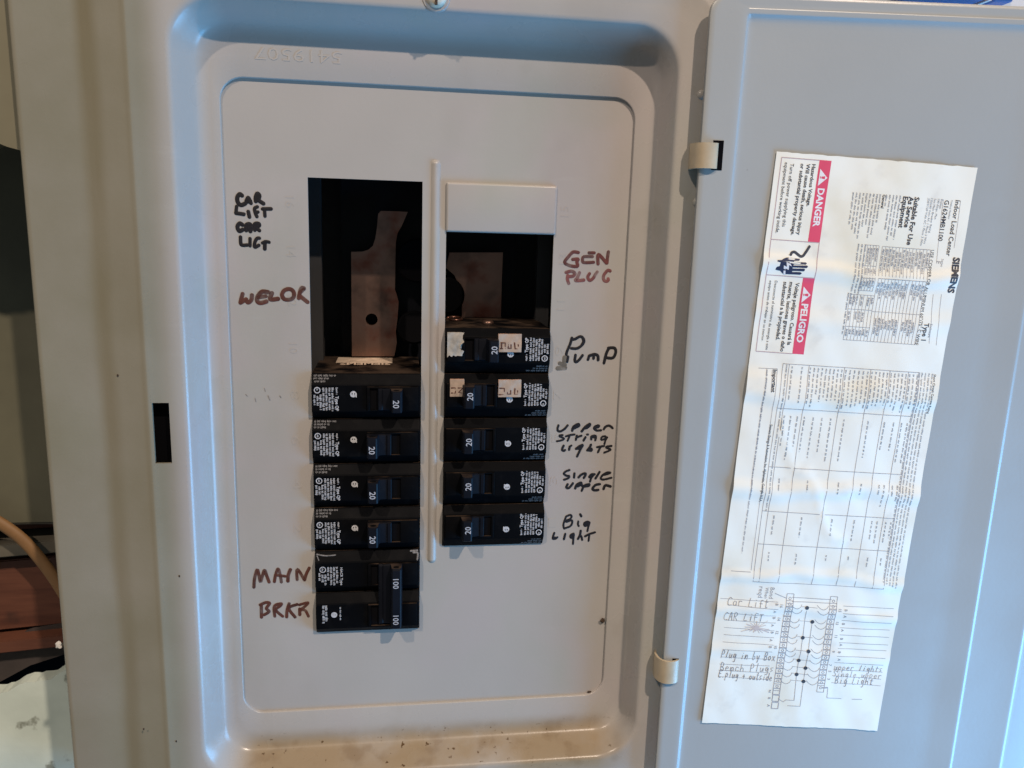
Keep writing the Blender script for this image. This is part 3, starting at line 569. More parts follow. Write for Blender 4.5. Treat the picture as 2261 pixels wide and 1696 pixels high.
def toggle(par, on, v0, v1, nums):
    pr = [(78.2 - u, w) for u, w in HP][::-1] if on else HP
    mb = MB(); k = .5
    mb.loft([[(u, v, w + (dv if w < -6 else 0)) for u, w in pr] for v, dv in ((v0, .9), (v0 + k, .1), (v0 + 1.2, 0), (v1 - 1.2, 0), (v1 - k, .1), (v1, .9))], True, True, True)
    h = mb.build('handle', M['handle'], par, smooth=True, auto=28)
    tu = 45.4 if on else 32.7
    mb = MB(); lat = [(tu + 1.7 * math.cos(2 * math.pi * i / 14), -11.2 + 1.6 * math.sin(2 * math.pi * i / 14)) for i in range(14)]
    mb.extrude(lat, v0 - .05, v0 + .8, 'v'); mb.build('handle_hole', M['void'], h)
    for a, b, t in nums:
        mb = MB(); text(mb, t, (tu - 1.75, a), (tu - 1.75, b), lambda x, y, hh: (x, y, -14.46 - .05 * (1) - hh), .012, 1, 3.3, .05); mb.build('rating_number', M['num_ink'], h)
    return h
def make_breaker(on):
    t = thing('circuit_breaker', '', 'circuit breaker'); t['_o'] = (29.35, 12.7, 0); t.location = (0, 0, 0)
    breaker_body(t); breaker_print(t); collar(t, 7.0, 20.2, 7.9, 19.6); toggle(t, on, 7.8, 19.9, [(12.6, 16.9, '20')]); return t
def copy_tree(o, parent=None):
    c = o.copy(); COL.objects.link(c); c.parent = parent
    for ch in list(o.children): copy_tree(ch, c)
    return c
proto = {True: make_breaker(True), False: make_breaker(False)}; used = {True: False, False: False}
def place(on, row, right, label):
    t = copy_tree(proto[on]) if used[on] else proto[on]; used[on] = True
    du = random.uniform(-.25, .25); t.location = to_world(((100.6 if right else 29.35) + du, 12.7 + 25.4 * row, random.uniform(-.3, .3)))
    t.rotation_euler = (0, math.pi if right else 0, 0); t['label'] = label; t['group'] = 'single pole 20 amp breakers'; return t
b8 = place(True, 4, False, '20 amp breaker below the bus bar with SIEMENS strip on its upper side')
place(False, 5, False, '20 amp breaker just under the one carrying the SIEMENS strip')
place(False, 6, False, '20 amp breaker, second one up from the double pole main')
place(False, 7, False, '20 amp breaker directly above the double pole 100 amp main')
bp = place(False, 3, True, '20 amp breaker beside the word Pump with torn and shiny foil stickers')
bq = place(True, 4, True, '20 amp breaker with two neat foil stickers below the Pump breaker')
place(True, 5, True, '20 amp breaker beside the words upper string lights')
place(True, 6, True, '20 amp breaker beside the words single upper')
place(True, 7, True, '20 amp breaker beside the words big light')
# main breaker
mainb = thing('main_breaker', 'double pole black 100 amp main breaker beside the words MAIN BRKR', 'circuit breaker', (29.35, 228.6, 0))
def shift(mb, dv):
    mb.v = [(a, b + dv, c) for a, b, c in mb.v]; return mb
_o = mainb['_o']; mainb['_o'] = (29.35, 228.6 - 203.4, 0)       # parts below are laid out from the breaker's own top edge
breaker_body(mainb, 0, 'pole_body'); breaker_body(mainb, 25.2, 'pole_body'); collar(mainb, 7.0, 20.2, 7.9, 19.6); collar(mainb, 31.8, 45.4, 32.6, 44.6)
pr = [(78.2 - u, w) for u, w in HP][::-1]; mb = MB()
mb.loft([[(u, v, w + (dv if w < -6 else 0)) for u, w in pr] for v, dv in ((7.0, 1.2), (7.8, .2), (8.6, 0), (42.0, 0), (42.6, .1), (43.2, .8))], True, True, True)
mh = mb.build('handle', M['handle'], mainb, smooth=True, auto=28)
mb = MB(); mb.extrude([(45.4 + 1.7 * math.cos(2 * math.pi * i / 14), -11.2 + 1.4 * math.sin(2 * math.pi * i / 14)) for i in range(14)], 6.95, 8, 'v'); mb.build('handle_hole', M['void'], mh)
for a, b in ((12.6, 18.4), (34.6, 40.2)):
    mb = MB(); text(mb, '100', (43.7, a), (43.7, b), lambda x, y, hh: (x, y, -14.56 - hh), .008, 1, 3.2, .05); mb.build('rating_number', M['num_ink'], mh)
mb = MB(); P5 = lambda x, y, h: (x, y, -5.05 - h)
text(mb, 'HACR Type', (14.2, 9), (14.2, 19.6), P5, .02, 1, 1.4)
for i, (a, b) in enumerate(((8.6, 18.4), (8.6, 19.6), (8.6, 19.4), (8.6, 16.6), (13.0, 19.5), (13.0, 17.6), (12, 16.6))): dashes(mb, (11.9 - 1.6 * i, a), (11.9 - 1.6 * i, b), 1.2, P5)
ring2(mb, (4.6, 10), 1.35, 1.8, P5); dashes(mb, (4.0, 9.2), (4.0, 10.9), 1.0, P5); mb.build('fine_print', M['white_ink'], mainb)['kind'] = 'stuff'
mb = MB(); ring2(mb, (10.5, 37.6), .7, 1.7, P5, 18); line(mb, (10.5, 36.7), (10.5, 38.8), .9, P5, .08)
for a, b, u in ((31.8, 42.6, 4.0), (31.8, 41.5, 5.6)): dashes(mb, (u, a), (u, b), 1.5, P5)
dashes(mb, (13.6, 33), (13.6, 41), .9, P5); mb.build('approval_mark', M['white_ink'], mainb)
for P in ([(1.2, 1.8), (6, 2.6), (11.5, 2.4)], [(1.4, 2.6), (2.4, 4.6)], [(55, 2.2), (57.4, 2.4), (57.2, 5.6)], [(53.4, 1.4), (57.2, 1.2)]):
    mb = MB(); stroke(mb, P, random.uniform(.5, 1.0), 0, lambda x, y, h: (x, y, -1.6 - max(0, min(1, (y - 1) / 5)) * 3.0 - h - .35), .1); mb.build('white_scuff', M['dim_ink'], mainb)
mainb['_o'] = _o
# stickers on particular breakers (local frame of the breaker; the right column is turned half round)
def sticker(par, u0, u1, v0, v1, name, m, marks=None, ink='foil_ink', torn=False):
    # given in panel-like coordinates of the right column (u from the left edge, v from the top edge)
    loc = lambda x, y, h: (58.7 - x, 25.4 - y, -6.5 - h) if True else None
    mb = MB(); n = 8; V = []; F = []
    for j in range(n + 1):
        for i in range(n + 1):
            x = u0 + (u1 - u0) * i / n; y = v0 + (v1 - v0) * j / n
            if torn and i == n: x -= 1.0 * abs(math.sin(j * 2.1)) + (1.2 if 3 < j < 6 else 0)
            if torn and j == n: y -= 1.3 * abs(math.sin(i * 1.7))
            V.append(loc(x, y, .1 + .16 * math.sin(i * 1.3 + j * .8) + .07 * random.random()))
    for j in range(n):
        for i in range(n): F.append((j * (n + 1) + i, j * (n + 1) + i + 1, (j + 1) * (n + 1) + i + 1, (j + 1) * (n + 1) + i))
    mb.add(V, F); mb.add([loc(u0, v0, -1.4), loc(u1 - (1 if torn else 0), v0, -1.4), loc(u1 - (1 if torn else 0), v1 - (1 if torn else 0), -1.4), loc(u0, v1 - (1 if torn else 0), -1.4)], [(0, 1, 2, 3)])
    o3 = (29.35, 12.7, 0); mb.v = [(a - o3[0], b - o3[1], c - o3[2]) for a, b, c in mb.v]
    o = mb.build(name, m, par, smooth=True, local=True)
    if marks:
        mk = MB()
        for P in marks: stroke(mk, P, .75, 0, lambda x, y, h: loc(x, y, .2 + h), .05, smooth=False)
        mk.v = [(a - o3[0], b - o3[1], c - o3[2]) for a, b, c in mk.v]; mk.build('sticker_print', M[ink], o, local=True)
    return o
k = lambda x, y, y0: ((x - 25) / 2110 * 58.3 + .2, (y - y0) / 9.217 / 103 * 25.4)
def kk(pts, y0): return [k(x, y, y0) for x, y in pts]
D1 = 20; D2 = 30
def rect(x0, x1, y0, y1, d): a = k(x0, y0, d); b = k(x1, y1, d); return (a[0], b[0], a[1] - .6, b[1] - .6)
sticker(bp, *rect(1075, 1535, 150, 520, D1), 'foil_sticker', M['foil'], [[(x, y - .6) for x, y in kk(P, D1)] for P in ([(1130,330),(1210,330),(1210,450),(1120,450)],[(1140,340),(1140,440)],[(1270,330),(1270,440)],[(1270,440),(1330,440),(1325,370)],[(1395,330),(1410,450)],[(1410,450),(1480,455),(1470,370)])])
sticker(bp, *rect(70, 400, 130, 640, D1), 'torn_sticker', mat('torn_label_backing', (0.42, 0.37, 0.30), .6, bump=.8, bscale=260, var=.3, vscale=220), torn=True)
sticker(bq, *rect(1095, 1550, 160, 520, D2), 'foil_sticker', M['foil'], [[(x, y - .6) for x, y in kk(P, D2)] for P in ([(1120,335),(1210,335),(1215,470),(1110,470)],[(1270,350),(1275,455),(1345,455),(1340,385)],[(1425,345),(1420,460),(1490,460),(1480,390)])])
sticker(bq, *rect(130, 410, 150, 510, D2), 'foil_sticker', M['foil'], [[(x, y - .6) for x, y in kk(P, D2)] for P in ([(160,330),(235,325),(235,435),(160,435)],[(290,330),(385,325),(300,420),(395,440)])])
# terminal screw and a loop of wire left on the upper side of the Pump breaker
def side_r(x, y):
    d = ray(x, y); t = (76.2 + .5 - CPOS.y) / d.y; q_ = CPOS + t * d; return (-(q_.x - 100.6), q_.z)
sx_, sw_ = side_r(1078, 714); mb = MB(); n_ = 14
mb.loft([[(sx_ + rr_ * math.cos(2 * math.pi * k_ / n_), 12.2 + hh_, sw_ + rr_ * math.sin(2 * math.pi * k_ / n_)) for k_ in range(n_)] for rr_, hh_ in ((3.4, -.1), (3.4, .9), (2.6, 1.7), (1.0, 2.1))], True, False, True)
mb.build('terminal_screw', M['bus'], bp, smooth=True, local=True)
cx_, cw_ = side_r(1005, 706); mb = MB(); rings = []
for i_ in range(22):
    a0 = math.pi * (.1 + 1.7 * i_ / 21); c_ = (cx_ + 4.2 * math.cos(a0), 12.9, cw_ + 8 * math.sin(a0)); rings.append([(c_[0] + .8 * math.cos(q_) * math.cos(a0), c_[1] + .8 * math.sin(q_), c_[2] + .8 * math.cos(q_) * math.sin(a0)) for q_ in [k_ * math.pi / 4 for k_ in range(8)]])
mb.loft(rings, True, True, True); mb.build('terminal_clip', M['bus'], bp, smooth=True, local=True)
# SIEMENS strip on the upper side of the breaker below the bus bar
lay = lambda x, y, h: (x, .5 - h, y)          # x along u, y = depth
def side(x, y):
    d = ray(x, y); t = (101.6 + .5 - CPOS.y) / d.y; q_ = CPOS + t * d; return (q_.x, q_.z)
p1, p2 = side(747, 789), side(866, 802)
mb = MB(); mb.add([lay(x - 29.35, y, .06 + 12.7) for x, y in ((p1[0], p1[1]), (p2[0], p1[1]), (p2[0], p2[1]), (p1[0], p2[1]))], [(0, 1, 2, 3)])
st = mb.build('maker_strip', mat('tan_label', (0.72, 0.58, 0.44), .5, var=.3, vscale=150), b8, local=True)
a_, b_ = side(862, 804.5), side(750, 804.5); c_ = side(800, 810)
mb = MB(); text(mb, 'SIEMENS', (a_[0] - 29.35, a_[1] - 1.4), (b_[0] - 29.35, b_[1] - 1.4), lambda x, y, h: lay(x, y, h + 12.7), .03, 1, a_[1] - c_[1] , .1); mb.build('printed_name', mat('tan_ink', (0.72, 0.56, 0.42), .5), b8, local=True)

# ================================================================== label sheet on the door
TLp, TRp, BRp, BLp = [und(*p) for p in ((1714, 335), (2157, 368), (1935, 1610), (1551, 1592))]
PWd, PHt = 106.0, 325.6
ang = R(2.45); EX = (math.cos(ang), math.sin(ang)); EY = (-math.sin(ang), math.cos(ang)); P0 = TLp
NODE = [(0, .5), (44, .6), (52, .9), (58, 2.3), (66, .7), (76, .5), (84, 1.1), (92, .5), (112, .6), (121, 1.9), (126, 2.2), (134, .6), (160, .5), (172, .8), (179, 2.1), (187, .6), (210, .6), (226, .9), (231, 1.9), (237, .6), (246, .5), (252, 1.6), (258, .5), (272, .6), (278, 1.3), (285, .5), (300, .6), (326, .8)]
def wrinkle(a, b):
    a = max(0, min(325.9, a + 2.2 * math.sin(b * .055 + a * .021) + .8 * math.sin(b * .19)))
    for (x0, h0), (x1, h1) in zip(NODE, NODE[1:]):
        if x0 <= a <= x1:
            t = (a - x0) / (x1 - x0); h = h0 + (h1 - h0) * t * t * (3 - 2 * t); break
    g = a - (188 + (b - 50) * 1.6 + 5 * math.sin(b * .25))
    if 22 < b < 68: h += .7 * math.exp(-(g / 3.2) ** 2)
    return .35 + h * .85 + .22 * math.sin(b * .11 + a * .045) + .12 * math.sin(b * .31 - a * .17)
def pput(b, a, h):      # b across from the left edge, a down from the top edge
    s = P0[0] + EX[0] * b + EY[0] * a; v = P0[1] + EX[1] * b + EY[1] * a; return door_pt(s, v, wrinkle(a, b) + h)
def pp(x, y):
    s, v = und(x, y); s -= P0[0]; v -= P0[1]; return (s * EX[0] + v * EX[1], s * EY[0] + v * EY[1])
sh_o = door_pt(*[(TLp[0] + BRp[0]) / 2, BRp[1]], 0)
SHEET = thing('label_sheet', 'creased white paper label with red DANGER and PELIGRO banners stuck inside the open door', 'label', sh_o)
mb = MB(); na, nb = 170, 40
for a in range(na + 1):
    for b in range(nb + 1): mb.v.append(pput(PWd * b / nb, PHt * a / na + (random.uniform(-.2, .2) if a in (0, na) else 0), 0))
for a in range(na):
    for b in range(nb): mb.f.append((a * (nb + 1) + b, a * (nb + 1) + b + 1, (a + 1) * (nb + 1) + b + 1, (a + 1) * (nb + 1) + b))
sheet = mb.build('paper', M['paper'], SHEET, smooth=True)
Z1, Z2, Z3, Z4, Z5 = (1600, 320, 3.687), (1600, 560, 3.687), (1600, 780, 3.687), (1550, 1030, 3.687), (1520, 1280, 4.424)
def z(Z, x, y): return pp(Z[0] + x / Z[2], Z[1] + y / Z[2])
def ptext(txt, Z, a, b, bold=0.0, m='ink', name='printed_text', Zb=None, ht=None, lift=.10):
    p0 = z(Z, *a); p1 = z(Zb or Z, *b); mid = (p0[0] + p1[0]) / 2; p0 = (mid, p0[1]); p1 = (mid, p1[1])      # lettering runs straight down the sheet
    mb = MB(); V, F, wd = glyphs(txt, bold); L = p1[1] - p0[1]; sc = L / wd; sy = (ht / .72) if ht else sc
    mb.add([pput(mid + y * sy, p0[1] + x * sc, lift) for x, y in V], F); return mb.build(name, M[m], SHEET)
ptext('Indoor Load Center', Z1, (1868, 450), (1800, 905), .012)
ptext('G1624MB1100', Z1, (1782, 450), (1735, 782), .012)
ptext('SIEMENS', Z2, (1862, 30), (1795, 318), .045)
ptext('Suitable For Use', Z1, (1538, 425), (1478, 815), .03); ptext('As Service', Z1, (1492, 420), (1455, 672), .03); ptext('Equipment', Z1, (1446, 420), (1408, 675), .03)
for t, a, b in (('Catalog Number', (1834, 450), (1815, 605)), ('Ratings', (1752, 443), (1745, 520)), ('100 Amps. Max.', (1727, 440), (1705, 610)), ('See Main Breaker Rating', (1700, 438), (1655, 715)), ('120/240 Volts AC 1 Phase 3 Wire', (1674, 435), (1613, 805)), ('208Y/120 Volts AC 1 Phase 3 Wire', (1648, 435), (1585, 820)), ('Series', (1760, 928), (1745, 990)), ('F', (1714, 946), (1711, 966))):
    ptext(t, Z1, a, b, .0, 'fine_ink')
ptext('USE COPPER OR ALUMINUM 60°/75° C WIRE', Z2, (1674, -30), (1540, 742), .0, 'ink'); ptext('Type 1', Z2, (1617, 562), (1590, 705), .02); ptext('Enclosure', Z2, (1660, 570), (1645, 680), 0, 'fine_ink')
ptext('General', Z1, (1280, 405), (1262, 515), .02)
# banners
def pquad(P, m, name, parent=SHEET, lift=.06, n=40):
    mb = MB(); A, B, C, D = P       # A top-left, B top-right, C bottom-right, D bottom-left
    for i in range(n + 1):
        t = i / n; l = (A[0] + (D[0] - A[0]) * t, A[1] + (D[1] - A[1]) * t); r_ = (B[0] + (C[0] - B[0]) * t, B[1] + (C[1] - B[1]) * t)
        for j in range(5): mb.v.append(pput(l[0] + (r_[0] - l[0]) * j / 4, l[1] + (r_[1] - l[1]) * j / 4, lift))
    for i in range(n):
        for j in range(4): mb.f.append((i * 5 + j, i * 5 + j + 1, i * 5 + j + 6, i * 5 + j + 5))
    return mb.build(name, m, parent)
def sq(x0, x1, y0, y1): return [(x0, y0), (x1, y0), (x1, y1), (x0, y1)]
d0 = z(Z1, 768, 124); d1 = z(Z1, 865, 130); d2 = z(Z1, 760, 797)
ban1 = pquad(sq(d0[0], d1[0], d0[1], d2[1]), M['red'], 'danger_banner')
e0 = z(Z2, 630, 193); e1 = z(Z2, 722, 198); e2 = z(Z2, 545, 813)
ban2 = pquad(sq(d0[0], d1[0], e0[1], e2[1]), M['red'], 'danger_banner')
def btext(txt, a0, a1, par, tri):
    mb = MB(); V, F, wd = glyphs(txt, .035); bw = d1[0] - d0[0]; base = d0[0] + bw * .22; sc = (a1 - a0) / wd; sy = bw * .56 / .72
    mb.add([pput(base + y * sy, a0 + x * sc, .14) for x, y in V], F); poly(mb, [(d0[0] + bw * .16, tri - 4.3), (d0[0] + bw * .86, tri), (d0[0] + bw * .16, tri + 4.3)], pput, .12); mb.build('banner_lettering', M['label_white'], par)
    mb = MB(); poly(mb, [(d0[0] + bw * .36, tri - .45), (d0[0] + bw * .66, tri - .75), (d0[0] + bw * .66, tri + .75), (d0[0] + bw * .36, tri + .45)], pput, .2); poly(mb, sq(d0[0] + bw * .24, d0[0] + bw * .31, tri - .5, tri + .5), pput, .2); mb.build('warning_mark', M['red'], par)
btext('DANGER', z(Z1, 780, 355)[1], z(Z1, 735, 668)[1], ban1, z(Z1, 800, 268)[1]); btext('PELIGRO', z(Z2, 650, 408)[1], z(Z2, 600, 722)[1], ban2, z(Z2, 655, 335)[1])
for t, Z, a, b, bo in (('Hazardous Voltage.', Z1, (709, 158), (660, 500), .022), ('Will cause death, serious injury', Z1, (659, 155), (585, 732), .022), ('or substantial property damage.', Z1, (611, 153), (537, 735), .022), ('Turn off power supplying this', Z1, (529, 152), (462, 665), .004), ('equipment before working inside.', Z1, (485, 143), (407, 718), .004),
                       ('Voltaje peligroso. Causará la', Z2, (573, 235), (505, 742), .022), ('muerte, lesiones graves o daño', Z2, (525, 230), (447, 795), .022), ('substancial a la propiedad.', Z2, (475, 228), (415, 702), .022), ('Desconecte el suministro de energía a este', Z2, (400, 220), (334, 782), .0), ('equipo antes de trabajar en su interior.', Z2, (358, 218), (297, 712), .0)):
    ptext(t, Z, a, b, bo)
mb = MB(); xl = z(Z1, 460, 103)[0]; yt = z(Z1, 460, 103)[1]; ym1 = d2[1]; ym2 = e0[1]; yb = e2[1]; xr = d1[0]
for a, b in (((xl, yt), (xl, yb)), ((xl, yt), (d0[0], yt)), ((xl, yb), (d0[0], yb)), ((xl, ym1), (xr, ym1)), ((xl, ym2), (xr, ym2)), ((xr - .2, ym1), (xr - .2, ym2))): line(mb, a, b, .45, pput, .07)
mb.build('banner_frame', M['pink_rule'], SHEET)
ZH = (1690, 530, 17.015)
mb = MB(); poly(mb, [z(ZH, *p) for p in ((410,750),(560,745),(640,690),(760,650),(900,665),(1265,705),(1225,775),(1030,778),(1020,815),(1480,838),(1515,870),(1470,920),(1010,905),(990,950),(1510,953),(1550,990),(1490,1050),(960,1022),(970,1065),(1400,1070),(1440,1110),(1395,1170),(960,1155),(960,1195),(1270,1205),(1325,1245),(1260,1300),(730,1278),(620,1255),(520,1150),(345,1112))], pput, .10)
hand = mb.build('shock_hand_icon', M['navy'], SHEET)
mb = MB(); poly(mb, [z(ZH, *p) for p in ((838,640),(892,650),(925,985),(835,930),(828,1118),(715,1062),(722,1295),(650,1285),(640,945),(755,1000),(735,815),(862,892))], pput, .17); mb.build('shock_bolt', M['label_white'], hand)
mb = MB(); stroke(mb, [z(ZH, *p) for p in ((1630,250),(1500,450),(1390,590),(1290,612),(1190,540),(1070,452),(970,470),(920,545))], 1.45, .10, pput, .05); stroke(mb, [z(ZH, 850, 555), z(ZH, 905, 545)], .4, .1, pput, .05); mb.build('shock_wire_icon', M['ink'], SHEET)
# fine print, rules and tables
fp = MB(); ru = MB(); tk = MB()
def dl_(Z, a, b, h=.85, Zb=None, mb_=None):
    p0 = z(Z, *a); p1 = z(Zb or Z, *b); m_ = (p0[0] + p1[0]) / 2; dashes(mb_ or fp, (m_, p0[1]), (m_, p1[1]), h, pput, up=1, lift=.10, gap=.24, wl=(1.6, 5), fill=.55)
for i, L in enumerate((360, 330, 370, 285, 95)): dl_(Z1, (1412 - 27 * i, 413 - 2 * i), (1412 - 27 * i - L * .13, 413 - 2 * i + L), .95)
for i, L in enumerate((230, 340, 360, 255, 270, 370, 330, 300, 260)): dl_(Z1, (1252 - 27 * i, 403 - 2 * i), (1252 - 27 * i - L * .13, 403 - 2 * i + L), .95)
for i, L in enumerate((290, 300, 285)): dl_(Z1, (1118 - 28 * i, 808 - i * 2), (1118 - 28 * i - L * .15, 808 + L * 1.7), .95)
dl_(Z2, (995, 318), (945, 655), .95)
def L_(Z, a, b, w_=.3, mb_=None, Zb=None): line(mb_ or ru, z(Z, *a), z(Zb or Z, *b), w_, pput, .08)
def table(c, cross, longs, w_=.28):
    A, B, C, D = c
    x0 = (A[0] + D[0]) / 2; x1 = (B[0] + C[0]) / 2; y0 = (A[1] + B[1]) / 2; y1 = (C[1] + D[1]) / 2
    for t in longs: line(ru, (x0 + (x1 - x0) * t, y0), (x0 + (x1 - x0) * t, y1), w_, pput, .08)
    for t in cross: line(ru, (x0, y0 + (y1 - y0) * t), (x1, y0 + (y1 - y0) * t), w_, pput, .08)
    return x0, x1, y0, y1
TA = table([z(Z1, 1265, 825), z(Z1, 1660, 855), z(Z2, 1550, 742), z(Z2, 1168, 712)], (0, .33, .68, 1), [i / 14 for i in range(15)], .22)
TB = table([z(Z1, 1135, 812), z(Z1, 1250, 822), z(Z2, 1195, 305), z(Z2, 1080, 298)], (0, .45, .72, 1), [i / 5 for i in range(6)], .22)
TC = table([z(Z2, 1015, 330), z(Z2, 1210, 342), z(Z2, 1160, 712), z(Z2, 960, 700)], (0, .32, .70, 1), [i / 7 for i in range(8)], .22)
def fillt(T, n, spans):
    x0, x1, y0, y1 = T
    for i in range(n):
        for s0, s1 in spans:
            if random.random() < .86:
                a = s0 + random.uniform(0, .03); b = s1 - random.uniform(0, (s1 - s0) * .4)
                dashes(fp, (x0 + (x1 - x0) * (i + .22) / n, y0 + (y1 - y0) * a), (x0 + (x1 - x0) * (i + .22) / n, y0 + (y1 - y0) * b), (x1 - x0) / n * .62, pput, 1, .1, .12, (1.4, 4))
fillt(TA, 14, ((.02, .28), (.36, .55), (.74, .94))); fillt(TB, 5, ((.04, .44), (.5, .68), (.76, .96))); fillt(TC, 7, ((.03, .27), (.36, .62), (.74, .95)))
for a, b, Za, Zb in (((1915, 455), (1860, 840), Z1, Z1), ((1775, 445), (1715, 965), Z1, Z1), ((1755, 330), (1715, 745), Z2, Z2), ((1690, 330), (1655, 730), Z2, Z2)): L_(Za, a, b, .22, None, Zb)
ptext('Short Circuit Current Rating', Z3, (1697, 170), (1640, 490), .012)
for i in range(5): dl_(Z3, (1668 - 27 * i, 165 - 3 * i), (1570 - 25 * i, 985 - 12 * i), .9, Z4)
cs = [pp(1727.5, 803), pp(2034, 822), pp(1943, 1298.5), pp(1661, 1281)]
longs = (0, .045, .19, .45, .64, .78, .915, 1.0)
T = table(cs, (0, .195, .46, .665, .82, 1), longs, .3); x0, x1, y0, y1 = T
def cell(c0, c1, r0, r1, n, ht=.9, fr=(.05, .95), jit=.3):
    for i in range(n):
        xx = x0 + (x1 - x0) * (c0 + (c1 - c0) * (i + .25) / n); h0 = y0 + (y1 - y0) * r0; h1 = y0 + (y1 - y0) * r1; L = h1 - h0
        dashes(fp, (xx, h0 + L * fr[0]), (xx, h0 + L * (fr[1] - random.uniform(0, jit))), ht, pput, 1, .1, .3, (1.2, 3.6))
for c0, c1, n in ((.045, .19, 2), (.19, .45, 9), (.45, .64, 6), (.64, .78, 5), (.78, .915, 5), (.915, 1, 3)): cell(c0, c1, 0, .195, n)
for c0, c1, n in ((.045, .19, 3), (.19, .45, 4), (.45, .64, 1), (.64, .78, 1), (.78, .915, 2), (.915, 1, 2)): cell(c0, c1, .195, .46, n, fr=(.12, .9))
for c0, c1, n in ((.06, .17, 1), (.27, .37, 1), (.5, .6, 1), (.68, .74, 1), (.82, .9, 2), (.925, 1, 2)): cell(c0, c1, .46, .665, n, fr=(.25, .8)); cell(c0, c1, .665, .82, max(1, n), fr=(.12, .9)); cell(c0, c1, .82, 1, 1, fr=(.2, .5))
dl_(Z3, (485, 90), (520, 375), .9, Z4)
ptext('Important', Z3, (388, 130), (368, 310), .03); L_(Z3, (383, 130), (365, 312), .25)
p_a = pp(1696, 936); p_b = pp(1677, 1107)
mb = MB(); V, F, wd = glyphs('Siemens Energy & Automation, Inc. Alpharetta, Georgia, U.S.A.', .012); sc = (p_b[1] - p_a[1]) / wd
mb.add([pput((p_a[0] + p_b[0]) / 2 + y * sc * 1.25, p_a[1] + x * sc, .1) for x, y in V], F); mb.build('printed_text', M['ink'], SHEET)
dl_(Z3, (360, 130), (352, 240), .9, Z4); dl_(Z3, (305, 130), (345, 705), .9, Z4)
L_(Z3, (425, 125), (395, 840), .25, None, Z4); L_(Z3, (270, 118), (425, 125), .3); L_(Z4, (230, 842), (390, 852), .35)
ptext('Bond', Z5, (795, 68), (783, 178), 0, 'fine_ink'); ptext('When', Z5, (748, 68), (737, 175), 0, 'fine_ink'); ptext('reqd', Z5, (692, 60), (670, 168), 0, 'fine_ink')
# wiring diagram
dg = MB(); s5 = lambda *p: z(Z5, *p)
def DL(P, w_=.32): 
    for a, b in zip(P, P[1:]): line(dg, s5(*a), s5(*b), w_, pput, .09)
def DC(P, w_=.3): stroke(dg, [s5(*p) for p in P], w_, .09, pput, .02)
def ladder(a, b, n):
    for i in range(n):
        t = i / (n - 1); c = s5(a[0] + (b[0] - a[0]) * t, a[1] + (b[1] - a[1]) * t); hw, hh = 2.05, 2.8 if i in (0, n - 1) else 1.85
        for e in (((-hw, -hh), (hw, -hh)), ((hw, -hh), (hw, hh)), ((hw, hh), (-hw, hh)), ((-hw, hh), (-hw, -hh))): line(dg, (c[0] + e[0][0], c[1] + e[0][1]), (c[0] + e[1][0], c[1] + e[1][1]), .34, pput, .09)
        if i % 1 == 0: ring2(dg, c, .55, .9, pput, 10, .1)
ladder((987, 175), (862, 1035), 18); ladder((1413, 205), (1285, 1045), 18)
DL([(1008, 168), (1395, 190)]); DL([(1005, 205), (1392, 225)]); DL([(840, 125), (955, 175)], .4)
for D in ([(1150, 265), (1112, 560), (1073, 782), (1052, 918), (1025, 1168), (945, 1165), (920, 1185), (870, 1155)], [(1207, 408), (1163, 688), (1138, 855), (1118, 985), (1083, 1225), (960, 1220)]): DL(D)
dots = MB()
for i, (x, y) in enumerate(((1150, 265), (1207, 408), (1112, 560), (1163, 688), (1073, 782), (1138, 855), (1052, 918), (1118, 985))):
    ring2(dots, s5(x, y), 0, 1.15, pput, 14, .13); t = (y - 175) / 860; lx = 1010 - 125 * t; rx = 1390 - 125 * t
    for dy in ((0, 52) if i < 4 else (0,)):
        q_ = 0 if i < 4 else 15
        DC([(lx, y - 35 + dy + q_), (lx + 20, y - 8 + dy + q_), (lx + 55, y + 8 + dy + q_), (lx + 90, y - 6 + dy + q_), (lx + 104, y - 30 + dy + q_)]); DC([(rx - 125, y - 22 + dy + q_), (rx - 100, y + 5 + dy + q_), (rx - 65, y + 18 + dy + q_), (rx - 30, y + 2 + dy + q_), (rx - 18, y - 16 + dy + q_)])
    DL([(lx + 104, y - 12), (rx - 125, y + 2)], .24)
for x, y in ((855, 1085), (848, 1150), (840, 1220)):
    c = s5(x, y)
    for e in (((-2, -2), (2, -2)), ((2, -2), (2, 2)), ((2, 2), (-2, 2)), ((-2, 2), (-2, -2))): line(dg, (c[0] + e[0][0], c[1] + e[0][1]), (c[0] + e[1][0], c[1] + e[1][1]), .5, pput, .09)
DL([(1300, 1045), (1355, 1045)], .8); DL([(1355, 1045), (1345, 1145), (1490, 1155)]); DL([(1590, 1160), (1690, 1162)])
for a, b in (((310,178),(870,210)),((375,235),(870,280)),((360,318),(850,350)),((360,388),(850,418)),((345,458),(835,492)),((340,528),(830,560)),((330,598),(825,628)),((325,668),(812,697)),((310,745),(800,775)),((300,815),(790,838)),((290,875),(780,905)),((285,935),(770,970)),
             ((1505,248),(2000,277)),((1500,318),(1990,350)),((1490,390),(1975,417)),((1475,462),(1960,488)),((1470,530),(1955,560)),((1465,605),(1945,634)),((1450,660),(1930,690)),((1440,733),(1915,760)),((1420,797),(1895,827)),((1410,870),(1890,898)),((1400,930),(1875,966)),((1390,998),(1870,1030))): L_(Z5, a, b, .26)
dg.build('wiring_diagram', M['rule_ink'], SHEET)['kind'] = 'stuff'; dots.build('diagram_dots', M['ink'], SHEET)['kind'] = 'stuff'
